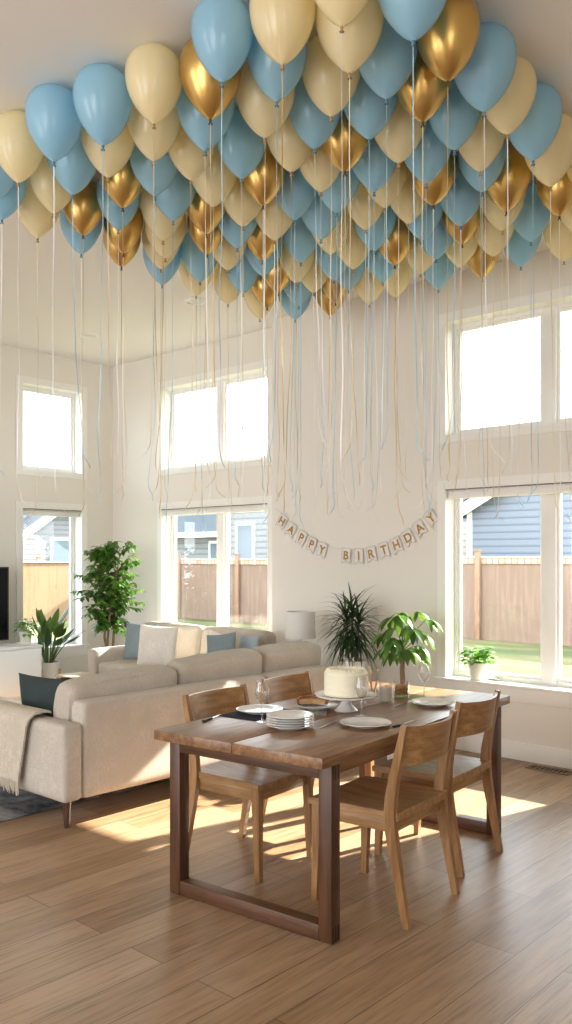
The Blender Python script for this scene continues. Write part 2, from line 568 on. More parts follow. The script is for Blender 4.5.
BALLOONS=[
('c', -3.89, 2.293, 1.006, 'cream balloon above a blue one, its knot 3% across and 18% down the photo'),
('b', -3.549, 2.281, 1.017, 'pale blue balloon above a blue one, its knot 9% across and 16% down the photo'),
('b', -3.238, 2.339, 1.022, 'pale blue balloon above a cream one, its knot 18% across and 14% down the photo'),
('b', -3.787, 2.546, 1.035, 'pale blue balloon above a cream one, its knot 13% across and 19% down the photo'),
('c', -4.084, 2.622, 1.017, 'cream balloon above a cream one, its knot 9% across and 21% down the photo'),
('c', -4.462, 2.756, 1.033, 'cream balloon at the lower fringe, its knot 7% across and 23% down the photo'),
('g', -4.299, 2.963, 0.934, 'shiny gold balloon above a blue one, its knot 15% across and 23% down the photo'),
('b', -4.527, 3.106, 0.992, 'pale blue balloon at the lower fringe, its knot 14% across and 25% down the photo'),
('b', -4.163, 2.31, 1.035, 'pale blue balloon above a blue one, cut by the left photo edge, 20% down'),
('b', -4.383, 2.482, 1.008, 'pale blue balloon at the lower fringe, its knot 0% across and 21% down the photo'),
('c', -3.489, 2.551, 1.031, 'cream balloon above a gold one, its knot 19% across and 17% down the photo'),
('c', -2.943, 2.398, 0.96, 'cream balloon above a cream one, its knot 27% across and 12% down the photo'),
('c', -3.203, 2.607, 0.992, 'cream balloon above a blue one, its knot 27% across and 16% down the photo'),
('g', -3.783, 2.864, 0.953, 'shiny gold balloon above a blue one, its knot 21% across and 20% down the photo'),
('b', -3.506, 2.861, 0.999, 'pale blue balloon above a blue one, its knot 27% across and 19% down the photo'),
('b', -3.684, 3.138, 1.002, 'pale blue balloon above a cream one, its knot 30% across and 22% down the photo'),
('b', -4.058, 3.041, 0.951, 'pale blue balloon above a gold one, its knot 21% across and 22% down the photo'),
('g', -4.35, 3.297, 0.95, 'shiny gold balloon above a gold one, its knot 22% across and 25% down the photo'),
('g', -4.56, 3.443, 0.956, 'shiny gold balloon at the lower fringe, its knot 21% across and 26% down the photo'),
('c', -3.939, 3.279, 1.032, 'cream balloon above a cream one, its knot 29% across and 24% down the photo'),
('c', -4.171, 3.49, 1.019, 'cream balloon above a cream one, its knot 29% across and 25% down the photo'),
('c', -4.391, 3.638, 0.964, 'cream balloon above a blue one, its knot 28% across and 26% down the photo'),
('b', -4.591, 3.814, 1.022, 'pale blue balloon at the lower fringe, its knot 28% across and 28% down the photo'),
('c', -3.244, 2.882, 0.962, 'cream balloon above a cream one, its knot 33% across and 18% down the photo'),
('b', -4.358, 3.955, 1.006, 'pale blue balloon above a cream one, its knot 35% across and 28% down the photo'),
('c', -4.652, 4.183, 0.961, 'cream balloon at the lower fringe, its knot 34% across and 29% down the photo'),
('b', -2.485, 2.374, 0.95, 'pale blue balloon above a gold one, its knot 39% across and 8% down the photo'),
('g', -2.707, 2.517, 1.008, 'shiny gold balloon above a blue one, its knot 37% across and 12% down the photo'),
('c', -2.215, 2.439, 0.969, 'cream balloon above a blue one, its knot 49% across and 6% down the photo'),
('b', -2.412, 2.621, 0.969, 'pale blue balloon above a cream one, its knot 48% across and 10% down the photo'),
('c', -2.63, 2.78, 1.038, 'cream balloon above a cream one, its knot 46% across and 14% down the photo'),
('b', -2.923, 2.685, 1.029, 'pale blue balloon above a cream one, its knot 36% across and 15% down the photo'),
('b', -3.034, 3.035, 0.976, 'pale blue balloon above a gold one, its knot 42% across and 18% down the photo'),
('c', -3.353, 3.139, 1.037, 'cream balloon above a gold one, its knot 37% across and 20% down the photo'),
('g', -3.178, 3.344, 0.979, 'shiny gold balloon above a cream one, its knot 46% across and 20% down the photo'),
('g', -3.699, 3.405, 0.991, 'shiny gold balloon above a gold one, its knot 36% across and 23% down the photo'),
('g', -3.974, 3.666, 0.949, 'shiny gold balloon above a cream one, its knot 36% across and 25% down the photo'),
('c', -3.431, 3.442, 1.035, 'cream balloon above a blue one, its knot 42% across and 22% down the photo'),
('b', -3.711, 3.673, 1.012, 'pale blue balloon above a cream one, its knot 41% across and 24% down the photo'),
('c', -3.441, 3.72, 1.037, 'cream balloon above a gold one, its knot 48% across and 24% down the photo'),
('g', -3.749, 3.941, 1.01, 'shiny gold balloon above a blue one, its knot 46% across and 25% down the photo'),
('c', -4.07, 3.941, 0.977, 'cream balloon above a blue one, its knot 40% across and 26% down the photo'),
('b', -3.977, 4.186, 0.983, 'pale blue balloon above a gold one, its knot 46% across and 27% down the photo'),
('b', -4.357, 4.372, 0.965, 'pale blue balloon above a cream one, its knot 42% across and 29% down the photo'),
('c', -4.626, 4.482, 0.963, 'cream balloon at the lower fringe, its knot 40% across and 30% down the photo'),
('g', -4.178, 4.553, 0.937, 'shiny gold balloon above a gold one, its knot 49% across and 29% down the photo'),
('g', -4.468, 4.747, 0.958, 'shiny gold balloon above a cream one, its knot 47% across and 30% down the photo'),
('c', -4.686, 4.894, 1.004, 'cream balloon at the lower fringe, its knot 45% across and 31% down the photo'),
('c', -1.903, 2.415, 0.95, 'cream balloon above a cream one, its knot 60% across and 3% down the photo'),
('c', -2.041, 2.639, 1.011, 'cream balloon above a cream one, its knot 61% across and 7% down the photo'),
('c', -2.314, 2.863, 0.98, 'cream balloon above a blue one, its knot 58% across and 11% down the photo'),
('b', -2.556, 3.04, 0.978, 'pale blue balloon above a cream one, its knot 55% across and 15% down the photo'),
('g', -2.584, 3.304, 1.003, 'shiny gold balloon above a cream one, its knot 60% across and 17% down the photo'),
('b', -2.307, 3.128, 0.993, 'pale blue balloon above a cream one, its knot 65% across and 14% down the photo'),
('c', -2.797, 3.145, 0.978, 'cream balloon above a cream one, its knot 51% across and 17% down the photo'),
('c', -2.828, 3.413, 0.993, 'cream balloon above a blue one, its knot 56% across and 19% down the photo'),
('b', -2.923, 3.665, 1.013, 'pale blue balloon above a blue one, its knot 59% across and 21% down the photo'),
('b', -3.193, 3.621, 0.955, 'pale blue balloon above a cream one, its knot 52% across and 22% down the photo'),
('b', -3.22, 3.888, 1.038, 'pale blue balloon above a cream one, its knot 56% across and 23% down the photo'),
('c', -2.982, 4.009, 0.952, 'cream balloon above a blue one, its knot 64% across and 22% down the photo'),
('b', -3.111, 4.273, 1.017, 'pale blue balloon above a gold one, its knot 65% across and 25% down the photo'),
('c', -3.347, 4.133, 1.026, 'cream balloon above a blue one, its knot 58% across and 25% down the photo'),
('b', -3.628, 4.174, 0.952, 'pale blue balloon above a cream one, its knot 53% across and 26% down the photo'),
('c', -3.41, 4.449, 1.021, 'cream balloon above a blue one, its knot 62% across and 26% down the photo'),
('c', -3.898, 4.438, 0.983, 'cream balloon above a cream one, its knot 52% across and 28% down the photo'),
('b', -3.66, 4.556, 1.002, 'pale blue balloon above a blue one, its knot 58% across and 27% down the photo'),
('c', -3.978, 4.717, 0.951, 'cream balloon above a blue one, its knot 55% across and 29% down the photo'),
('b', -3.751, 4.836, 0.954, 'pale blue balloon above a gold one, its knot 61% across and 28% down the photo'),
('c', -3.837, 5.205, 0.966, 'cream balloon at the lower fringe, its knot 65% across and 30% down the photo'),
('g', -4.212, 5.197, 1.015, 'shiny gold balloon at the lower fringe, its knot 58% across and 31% down the photo'),
('g', -4.016, 5.021, 0.948, 'shiny gold balloon above a gold one, its knot 59% across and 30% down the photo'),
('b', -4.217, 4.829, 1.018, 'pale blue balloon above a blue one, its knot 52% across and 30% down the photo'),
('b', -4.468, 5.069, 1.034, 'pale blue balloon at the lower fringe, its knot 52% across and 31% down the photo'),
('b', -1.733, 2.619, 1.035, 'pale blue balloon above a blue one, its knot 72% across and 4% down the photo'),
('b', -2.054, 2.906, 0.981, 'pale blue balloon above a blue one, its knot 68% across and 10% down the photo'),
('g', -1.802, 2.973, 0.962, 'shiny gold balloon above a gold one, its knot 78% across and 8% down the photo'),
('g', -2.046, 3.168, 0.977, 'shiny gold balloon above a cream one, its knot 74% across and 12% down the photo'),
('c', -2.329, 3.396, 1.02, 'cream balloon above a blue one, its knot 70% across and 16% down the photo'),
('b', -2.084, 3.498, 0.96, 'pale blue balloon above a cream one, its knot 79% across and 15% down the photo'),
('b', -1.791, 3.249, 1.017, 'pale blue balloon above a cream one, its knot 85% across and 11% down the photo'),
('b', -2.605, 3.575, 1.022, 'pale blue balloon above a cream one, its knot 65% across and 19% down the photo'),
('b', -2.348, 3.67, 1.027, 'pale blue balloon above a gold one, its knot 75% across and 18% down the photo'),
('c', -2.716, 3.827, 0.953, 'cream balloon above a cream one, its knot 67% across and 20% down the photo'),
('g', -2.474, 3.934, 1.014, 'shiny gold balloon above a cream one, its knot 76% across and 20% down the photo'),
('c', -2.741, 4.095, 0.958, 'cream balloon above a blue one, its knot 71% across and 22% down the photo'),
('b', -2.81, 4.346, 0.981, 'pale blue balloon above a blue one, its knot 74% across and 23% down the photo'),
('b', -2.515, 4.291, 1.005, 'pale blue balloon above a gold one, its knot 81% across and 22% down the photo'),
('g', -3.168, 4.575, 1.012, 'shiny gold balloon above a blue one, its knot 69% across and 26% down the photo'),
('b', -2.926, 4.686, 0.981, 'pale blue balloon above a cream one, its knot 76% across and 25% down the photo'),
('b', -3.409, 4.78, 1.033, 'pale blue balloon above a cream one, its knot 67% across and 28% down the photo'),
('c', -3.144, 4.843, 0.999, 'cream balloon above a blue one, its knot 74% across and 27% down the photo'),
('b', -3.244, 5.226, 0.978, 'pale blue balloon at the lower fringe, its knot 77% across and 28% down the photo'),
('c', -3.578, 5.174, 0.979, 'cream balloon above a cream one, its knot 69% across and 29% down the photo'),
('g', -2.684, 4.594, 0.947, 'shiny gold balloon above a cream one, its knot 81% across and 24% down the photo'),
('c', -2.902, 4.945, 0.957, 'cream balloon above a gold one, its knot 80% across and 26% down the photo'),
('c', -1.828, 3.528, 0.963, 'cream balloon above a blue one, its knot 89% across and 13% down the photo'),
('b', -1.84, 3.808, 1.012, 'pale blue balloon above a cream one, its knot 93% across and 16% down the photo'),
('c', -1.894, 4.115, 1.04, 'cream balloon above a gold one, its knot 96% across and 18% down the photo'),
('c', -2.103, 3.775, 0.965, 'cream balloon above a blue one, its knot 84% across and 17% down the photo'),
('b', -2.22, 4.004, 0.954, 'pale blue balloon above a gold one, its knot 84% across and 19% down the photo'),
('g', -2.217, 4.268, 1.018, 'shiny gold balloon above a cream one, its knot 89% across and 21% down the photo'),
('c', -2.376, 4.522, 0.998, 'cream balloon above a cream one, its knot 88% across and 23% down the photo'),
('g', -2.048, 4.564, 0.967, 'shiny gold balloon above a cream one, its knot 98% across and 21% down the photo'),
('b', -2.342, 4.819, 0.971, 'pale blue balloon above a blue one, its knot 93% across and 24% down the photo'),
('b', -2.576, 5.156, 1.003, 'pale blue balloon at the lower fringe, its knot 91% across and 26% down the photo'),
('c', -2.608, 4.847, 1.024, 'cream balloon above a gold one, its knot 86% across and 25% down the photo'),
('g', -2.898, 5.225, 0.971, 'shiny gold balloon at the lower fringe, its knot 84% across and 27% down the photo'),
('c', -2.33, 5.262, 0.988, 'cream balloon at the lower fringe, its knot 99% across and 26% down the photo'),
('c', -2.089, 4.912, 0.955, 'cream balloon above a cream one, cut by the right photo edge, 23% down'),
('c', -1.792, 4.373, 1.032, 'cream balloon above a cream one, cut by the right photo edge, 19% down'),
]
# ------------------------------------------------------------------ camera, world, sun
CEIL = 3.77
cam_d = bpy.data.cameras.new('camera')
cam_d.sensor_fit = 'AUTO'
cam_d.sensor_width = 36.
cam_d.lens = 36. * 850 / 1024
cam_d.shift_y = 45 / 1024
cam_d.clip_start = .05
cam = bpy.data.objects.new('camera', cam_d)
cam.location = (0, 0, 1.52)
cam.rotation_euler = (R(90), 0, R(42))
COL.objects.link(cam)
scene.camera = cam

world = bpy.data.worlds.new('sky')
scene.world = world
world.use_nodes = True
wn = world.node_tree
for n in list(wn.nodes):
    wn.nodes.remove(n)
wo = wn.nodes.new('ShaderNodeOutputWorld')
bg = wn.nodes.new('ShaderNodeBackground')
tc = wn.nodes.new('ShaderNodeTexCoord')
sep = wn.nodes.new('ShaderNodeSeparateXYZ')
wn.links.new(tc.outputs['Generated'], sep.inputs[0])
skyc = mixcol(wn, SKY_LOW, SKY_HIGH, ramp(wn, sep.outputs['Z'], -.05, .9))
mp = wn.nodes.new('ShaderNodeMapping')
mp.inputs['Scale'].default_value = (1.6, 1.6, 4.)
wn.links.new(tc.outputs['Generated'], mp.inputs[0])
cl = noise_n(wn, mp.outputs[0], 2.6, 5, .55)
wn.links.new(mixcol(wn, skyc, SKY_CLOUD, ramp(wn, cl, .48, .68)), bg.inputs[0])
bg.inputs[1].default_value = SKY_STRENGTH
wn.links.new(bg.outputs[0], wo.inputs[0])

sun_d = bpy.data.lights.new('sun', 'SUN')
sun_d.energy = SUN_STRENGTH
sun_d.angle = R(.9)
sun_d.color = (1., .91, .78)
sun = bpy.data.objects.new('sun', sun_d)
sun.rotation_euler = Vector(SUN_DIR).to_track_quat('-Z', 'Y').to_euler()
sun.location = (0, 12, 9)
COL.objects.link(sun)

def portal(loc, size, direction):
    d = bpy.data.lights.new('window_daylight_portal', 'AREA')
    d.shape = 'RECTANGLE'
    d.size, d.size_y = size
    d.cycles.is_portal = True
    o = bpy.data.objects.new('window_daylight_portal', d)
    o.location = loc
    o.rotation_euler = Vector(direction).to_track_quat('-Z', 'Z').to_euler()
    COL.objects.link(o)

# ------------------------------------------------------------------ room shell
def struct(o, label):
    return tag(o, label, None, None, 'structure')

XL, XR, YB, YB2, YR = -8.25, 2.6, 5.9, 6.1, -3.6
XJ = -5.49
BR = [(-3.60, -1.96, .55, 2.07), (-3.60, -1.96, 2.477, 3.40)]
BL = [(-7.35, -5.71, .55, 2.06), (-7.35, -5.71, 2.477, 3.40)]
LW = [(4.90, 5.67, .51, 2.06), (4.90, 5.67, 2.46, 3.41)]
struct(obj('floor', bx(XL - .2, XR + .2, YR - .2, YB2 + .2, -.12, 0), 'floor', smooth=0), 'oak plank floor')
struct(obj('ceiling', bx(XL - .2, XR + .2, YR - .2, YB2 + .2, CEIL, CEIL + .05), 'ceiling', smooth=0), 'high plain ceiling')
struct(obj('wall_back', grid_wall(lambda u, v, d: (u, YB + d, v), [XJ, XR + .2], [0, CEIL], BR, .2), 'wall', smooth=0), 'wall with the banner and the large windows')
struct(obj('wall_back_recess', grid_wall(lambda u, v, d: (u, YB2 + d, v), [XL - .2, XJ], [0, CEIL], BL, .2), 'wall', smooth=0), 'set-back wall behind the far sofa')
struct(obj('wall_left', grid_wall(lambda u, v, d: (XL - d, u, v), [YR - .2, YB2], [0, CEIL], LW, .2), 'wall', smooth=0), 'wall behind the television')
RW = [(-2.6, -.8, .5, 2.2)]
struct(obj('wall_right', grid_wall(lambda u, v, d: (XR + d, u, v), [YR - .2, YB], [0, CEIL], RW, .2), 'wall', smooth=0), 'side wall')
RR = [(-6.9, -4.2, .05, 2.35), (-3., -.3, .05, 2.35), (-6.9, -4.2, 2.6, 3.5), (-3., -.3, 2.6, 3.5)]
struct(obj('wall_rear', grid_wall(lambda u, v, d: (u, YR - d, v), [XL, XR], [0, CEIL], RR, .2), 'wall', smooth=0), 'rear wall')
for a in RW:
    portal((XR + .1, (a[0] + a[1]) / 2, (a[2] + a[3]) / 2), (a[1] - a[0], a[3] - a[2]), (-1, 0, 0))
for a in RR:
    portal(((a[0] + a[1]) / 2, YR - .1, (a[2] + a[3]) / 2), (a[1] - a[0], a[3] - a[2]), (0, 1, 0))
for a, y in [(a, YB) for a in BR] + [(a, YB2) for a in BL]:
    portal(((a[0] + a[1]) / 2, y + .24, (a[2] + a[3]) / 2), (a[1] - a[0], a[3] - a[2]), (0, -1, 0))
for a in LW:
    portal((XL - .24, (a[0] + a[1]) / 2, (a[2] + a[3]) / 2), (a[1] - a[0], a[3] - a[2]), (1, 0, 0))

def baseboard(name, x0, x1, y0, y1):
    struct(obj(name, bx(x0, x1, y0, y1, .001, .135, .004), 'trim'), 'white baseboard')
baseboard('baseboard_back', XJ, XR, YB - .016, YB - .0005)
baseboard('baseboard_recess', XL, XJ, YB2 - .016, YB2 - .0005)
baseboard('baseboard_left', XL + .0005, XL + .016, YR, YB2 - .018)

def ring(u0, u1, v0, v1, w, d0, d1, wb=None):
    wb = w if wb is None else wb
    return grid_wall(lambda u, v, d: (u, d0 + d, v), [u0 - w, u1 + w], [v0 - wb, v1 + w], [(u0, u1, v0, v1)], d1 - d0)

def window(n, loc, rz, h, label, mullion=True, sill=True, blind=False, crank=False):
    u0, u1, v0, v1 = h
    r = struct(empty('window_%d' % n, loc, rz), label)
    obj('casing', ring(u0, u1, v0, v1, .062, -.016, -.0006, .05), 'trim', r, smooth=0)
    obj('jamb', ring(u0 + .012, u1 - .012, v0 + .012, v1 - .012, .0115, -.018, .119), 'vinyl', r, smooth=0)
    obj('frame', ring(u0 + .036, u1 - .036, v0 + .046, v1 - .04, .0355, .12, .185, .0455), 'vinyl', r, smooth=0)
    c = (u0 + u1) / 2
    sp = [(u0 + .036, u1 - .036)]
    if mullion:
        obj('mullion', bx(c - .055, c + .055, .11, .186, v0 + .03, v1 - .03, .004), 'vinyl', r)
        sp = [(u0 + .036, c - .055), (c + .055, u1 - .036)]
    for a, b in sp:
        s = obj('sash', ring(a + .022, b - .022, v0 + .068, v1 - .062, .0218, .135, .17), 'vinyl', r, smooth=0)
        obj('pane', bx(a + .018, b - .018, .150, .156, v0 + .064, v1 - .058), 'pane', s, smooth=0)
    if sill:
        obj('sill', bx(u0 - .075, u1 + .075, -.055, .118, v0 - .008, v0 + .0125, .004), 'trim', r)
        obj('apron', bx(u0 - .06, u1 + .06, -.019, -.0006, v0 - .115, v0 - .009, .003), 'trim', r)
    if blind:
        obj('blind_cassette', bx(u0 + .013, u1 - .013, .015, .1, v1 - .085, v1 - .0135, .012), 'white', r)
        obj('shadow_gap_strip', bx(u0 + .013, u1 - .013, -.022, .012, v1 - .0185, v1 - .0125), 'vent', r, smooth=0)  # dark brown strip stands in for the shadow gap above the cassette
    if crank:
        k = bx(u0 + .33, u0 + .41, .085, .12, v0 + .013, v0 + .033, .006)
        box(k, u0 + .33, u0 + .45, .068, .084, v0 + .018, v0 + .028, .004)
        obj('crank_handle', k, 'steel', r)
    return r
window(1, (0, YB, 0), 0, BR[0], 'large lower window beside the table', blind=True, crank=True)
window(2, (0, YB, 0), 0, BR[1], 'upper window above the large window', sill=False)
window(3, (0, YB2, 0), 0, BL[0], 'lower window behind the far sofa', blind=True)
window(4, (0, YB2, 0), 0, BL[1], 'upper window above the far sofa', sill=False)
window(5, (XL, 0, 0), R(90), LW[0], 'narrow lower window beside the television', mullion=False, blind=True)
window(6, (XL, 0, 0), R(90), LW[1], 'narrow upper window over the television side', mullion=False, sill=False)

# ------------------------------------------------------------------ outside
struct(obj('lawn', bx(-60, 40, 6.4, 60, -.4, -.3), 'lawn', smooth=0), 'mown lawn outside')
struct(obj('lawn_side', bx(-60, -8.5, -20, 6.4, -.4, -.3), 'lawn', smooth=0), 'mown lawn at the side')

cn = empty('added_sun_blocker', (-2.4, 6.1, 4.12), 0, 'added flat sun blocker over the large windows, outside above the glass, out of view', 'sun_blocker')  # added unseen slab, keeps upper-window sun off the sofa and front floor
obj('blocker_panel', bx(-3.0, 3.0, .02, 2.55, .02, .14), 'white', cn, smooth=0)
for _x in (-2.9, -.97, .97, 2.9):
    obj('blocker_rib', bx(_x - .03, _x + .03, .02, 2.5, -.06, .0195), 'white', cn, smooth=0)

def fence(label, loc, rz, length, top, posts, mat):
    r = empty('garden_fence', loc, rz, label, 'fence')
    obj('board_panel', bx(0, length, 0, .025, -.3, top - .021), mat, r, smooth=0)
    obj('top_rail', bx(0, length, -.03, -.001, top - .15, top - .02, .006), mat, r)
    obj('cap_board', bx(0, length, -.05, .07, top - .02, top + .012, .004), 'fence_cap', r)
    for p in posts:
        b = bx(p - .06, p + .06, -.10, -.03, -.3, top + .12, .006)
        pp = obj('post', b, 'fence_post', r)
        obj('post_cap', bx(p - .075, p + .075, -.115, -.015, top + .12, top + .16, .01), 'fence_post', pp)
    return r
fence('cedar board fence across the lawn behind the large window', (-14.9, 16.8, 0), 0, 29, 1.52, [.6, 3.06, 5.51, 7.96, 10.4, 12.9, 15.3], 'fence_x')
fence('sunlit cedar fence behind the far sofa window', (-21, 16.8, 0), 0, 6.05, 1.46, [1.6, 4.1, 5.9], 'fence_x')
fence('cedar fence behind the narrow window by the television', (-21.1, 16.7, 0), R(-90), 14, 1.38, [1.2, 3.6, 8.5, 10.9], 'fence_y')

def prism(bm, pts, y0, y1):
    """Polygon pts (x, z) extruded from y0 to y1."""
    a = [bm.verts.new((x, y0, z)) for x, z in pts]
    b = [bm.verts.new((x, y1, z)) for x, z in pts]
    bm.faces.new(a)
    bm.faces.new(b[::-1])
    for i in range(len(pts)):
        j = (i + 1) % len(pts)
        bm.faces.new((a[i], a[j], b[j], b[i]))
    return bm

def gable_house(name, loc, rz, w, depth, eave, peak, wall, roof, label, wins=(), over=.35):
    """Gable end faces local -Y, centred on x = 0."""
    r = empty(name, loc, rz, label, 'house')
    obj('wall', prism(bmesh.new(), [(-w / 2, -.3), (w / 2, -.3), (w / 2, eave), (0, peak), (-w / 2, eave)], 0, depth), wall, r, smooth=0)
    s = (peak - eave) / (w / 2)
    t = .14
    for sg, nm in ((-1, 'roof_slope'), (1, 'roof_slope')):
        e = w / 2 + over
        obj(nm, prism(bmesh.new(), [(0, peak + .02), (sg * e, peak + .02 - s * e), (sg * e, peak + .02 - s * e + t), (0, peak + .02 + t)], -over, depth + over), roof, r, smooth=0)
        obj('fascia_board', prism(bmesh.new(), [(0, peak - .12), (sg * e, peak - .12 - s * e), (sg * e, peak + .1 - s * e + t), (0, peak + .1 + t)], -over - .04, -over), 'white', r, smooth=0)
        obj('corner_board', bx(sg * w / 2 - .08, sg * w / 2 + .08, -.03, .05, -.3, eave + .02), 'white', r, smooth=0)
    for (cx, z0, ww, hh) in wins:
        f = obj('window_trim', bx(cx - ww / 2 - .1, cx + ww / 2 + .1, -.05, .02, z0 - .1, z0 + hh + .1), 'white', r, smooth=0)
        obj('house_window', bx(cx - ww / 2, cx + ww / 2, -.06, -.045, z0, z0 + hh), 'ext_glass', f, smooth=0)
    return r
gable_house('neighbor_house', (-8.5, 22, 0), 0, 8.2, 9, 2.83, 5.0, 'siding_blue', 'roof', 'blue clapboard house with white gable trim beyond the fence', [(1.05, .9, 1.1, 1.6)])
h = gable_house('neighbor_house', (-17.3, 20.5, 0), 0, 7.6, 9, 3.55, 4.35, 'siding_grey', 'roof_blue', 'grey two-storey house with white window trim behind the sofa window fence', [(-3.0, .7, .7, 1.9), (-1.3, .9, .8, 1.6), (1.5, .9, 1., 1.5)])
obj('porch_wall', bx(-9.2, -3.8, .4, 8, -.3, 2.35), 'siding_grey', h, smooth=0)
obj('porch_roof', prism(bmesh.new(), [(-9.6, 2.35), (-3.78, 2.35), (-3.78, 3.2), (-7.6, 3.3)], -.1, 8.2), 'roof_blue', h, smooth=0)
obj('porch_fascia', bx(-9.65, -3.8, -.16, -.1, 2.22, 2.4), 'white', h, smooth=0)
f = obj('window_trim', bx(-5.2, -4.4, .33, .42, .7, 2.1), 'white', h, smooth=0)
obj('house_window', bx(-5.1, -4.5, .32, .345, .8, 2.0), 'ext_glass', f, smooth=0)
h = gable_house('neighbor_house', (-30, 19.6, 0), R(90), 3.6, 8, 2.35, 3.55, 'siding_white', 'roof', 'pale house with a small grey gable seen through the narrow window', [(0.1, .9, 1.0, 1.3)], .3)
obj('main_wall', bx(-10, -.9, 1.5, 9, -.3, 3.0), 'siding_white', h, smooth=0)
obj('main_roof', prism(bmesh.new(), [(-11, 3.0), (-.4, 3.0), (-2.2, 5.5), (-8, 5.5)], 1.1, 9.4), 'roof_blue', h, smooth=0)
f = obj('window_trim', bx(-2.5, -1.6, 1.42, 1.52, .8, 2.5), 'white', h, smooth=0)
obj('house_window', bx(-2.4, -1.7, 1.41, 1.435, .9, 2.4), 'ext_glass', f, smooth=0)

# ------------------------------------------------------------------ ceiling and floor fittings
for x, y, lab in ((-7.25, 5.07, 'round white downlight in the ceiling near the far corner, close to the narrow window'), (-5.59, 5.02, 'round white downlight in the ceiling behind the lowest balloons')):
    r = empty('recessed_light', (x, y, CEIL), 0, lab, 'ceiling light', 'recessed ceiling lights')
    obj('trim_ring', lathe([(.075, -.001), (.10, -.001), (.098, -.010), (.078, -.014), (.075, -.001)], 32), 'white', r)
    obj('lens', lathe([(0, -.004), (.0745, -.004), (.0745, -.001), (0, -.001)], 32), 'led', r)

r = empty('floor_vent', (-2.655, 5.757, 0), 0, 'brown metal floor register at the foot of the window wall', 'vent')
obj('frame', grid_wall(lambda u, v, d: (u, v, .001 + d), [-.16, .16], [-.06, .06], [(-.145, -.004, -.045, .045), (.004, .145, -.045, .045)], .006), 'vent', r, smooth=0)
obj('damper', bx(-.144, .144, -.044, .044, .0008, .002), 'vent_dark', r, smooth=0)
for i in range(9):
    obj('louver', bx(-.14 + i * .0325, -.128 + i * .0325, -.044, .044, .0022, .0055), 'vent', r, smooth=0)

# ------------------------------------------------------------------ rug and living room
tag(obj('area_rug', bx(-7.5, -4.47, 1.7, 4.95, .001, .012, .004), 'rug'), 'faded dark grey rug under the beige sofa', 'rug')

def taper_leg(h, r0, r1):
    return lathe([(0, 0), (r1, 0), (r1, .004), (r0, h), (0, h)], 20)

def sofa_parts(r, L, D, arm_h, back_h, cushions, splits, arms=(True, True), front_z=.001):
    """Sofa in local axes: length on X from 0 to L, back plane at y = 0, front at y = -D (faces -Y)."""
    obj('base', bx(.012, L - .012, -D + .01, -.03, .15, .34, .02), 'sofa', r)
    cuts = [0.135 if arms[0] else 0, *splits, L - .125 if arms[1] else L]
    for a, b in zip(cuts, cuts[1:]):
        o = obj('back_panel', soft_box(b - a - .006, .14, back_h - .15, .035, .004, a, 10, .002), 'sofa', r, ((a + b) / 2, -.07, (back_h + .15) / 2))
    for x, on in ((.065, arms[0]), (L - .06, arms[1])):
        if on:
            obj('armrest', soft_box(.13, D, arm_h - .15, .03, .004, x, 10, .002), 'sofa', r, (x, -D / 2, (arm_h + .15) / 2))
    n = len(cushions)
    a0, a1 = .14, L - .135
    for i in range(n):
        x0, x1 = a0 + (a1 - a0) * i / n, a0 + (a1 - a0) * (i + 1) / n
        obj('seat_cushion', soft_box(x1 - x0 - .008, D - .17, .15, .045, .012, i + 3, 12, .003), 'sofa_cush', r, ((x0 + x1) / 2, -.15 - (D - .16) / 2 + .0, .40))
    for i, (x0, x1, top, tilt) in enumerate(cushions):
        obj('back_cushion', soft_box(x1 - x0 - .01, .20, top - .46, .05, .018, i + 11, 16, .010), 'sofa_cush', r, ((x0 + x1) / 2, -.235, (top + .46) / 2), (R(-9), R(tilt), 0))
    for x in (.055, L - .055):
        for y in (-.06, -D + .06):
            fz = front_z if y < -.1 else .001
            obj('leg', taper_leg(.152 - fz, .026, .016), 'dark_wood', r, (x, y, fz))

ra = empty('sofa', (-4.05, 5.16, 0), R(-90), 'long beige linen sofa seen from behind, beside the dining table', 'sofa')
sofa_parts(ra, 2.49, .94, .585, .70, [(.09, .75, .86, 0), (.755, 1.53, .845, 2.), (1.54, 2.36, .80, 3.)], [.85], (True, True), .0125)
rb = empty('sofa', (-7.2, 5.87, 0), 0, 'beige sofa with scatter pillows under the far window, facing the room', 'sofa')
sofa_parts(rb, 2.18, .86, .60, .70, [(.15, 1.065, .84, 0), (1.075, 1.92, .84, 0)], [])

def pillow(loc, rot, w, h, t, mat, label, seed):
    o = obj('throw_pillow', throw_pillow(w, h, t, seed), mat, None, loc, rot)
    return tag(o, label, 'pillow')
pillow((-4.68, 2.945, .493), (R(7), 0, R(4)), .46, .29, .12, 'pillow_dark', 'dark teal pillow against the arm of the near sofa', 1)
pillow((-4.62, 3.21, .493), (R(7), 0, R(84)), .40, .275, .10, 'pillow_dark', 'dark slate pillow leaning inside the near sofa, mostly behind its first back cushion', 2)
pillow((-6.70, 5.27, .493), (R(-7), 0, R(6)), .45, .37, .12, 'pillow_blue', 'grey-blue pillow behind the cream one on the far sofa', 3)
pillow((-6.25, 5.11, .493), (R(-7), 0, R(4)), .52, .385, .14, 'pillow_white', 'large cream pillow on the far sofa', 4)
pillow((-5.56, 5.24, .512), (R(-7), R(6), R(-6)), .36, .33, .11, 'pillow_white', 'small cream pillow beside the small blue one on the far sofa', 5)
pillow((-5.36, 5.12, .517), (R(-8), R(-8), R(10)), .32, .34, .11, 'pillow_blue', 'small soft blue pillow in front of the small cream one', 6)
pillow((-5.275, 5.34, .493), (R(-6), R(0), R(-2)), .24, .34, .09, 'pillow_pale', 'pale blue pillow in the corner of the far sofa, above the near sofa', 7)

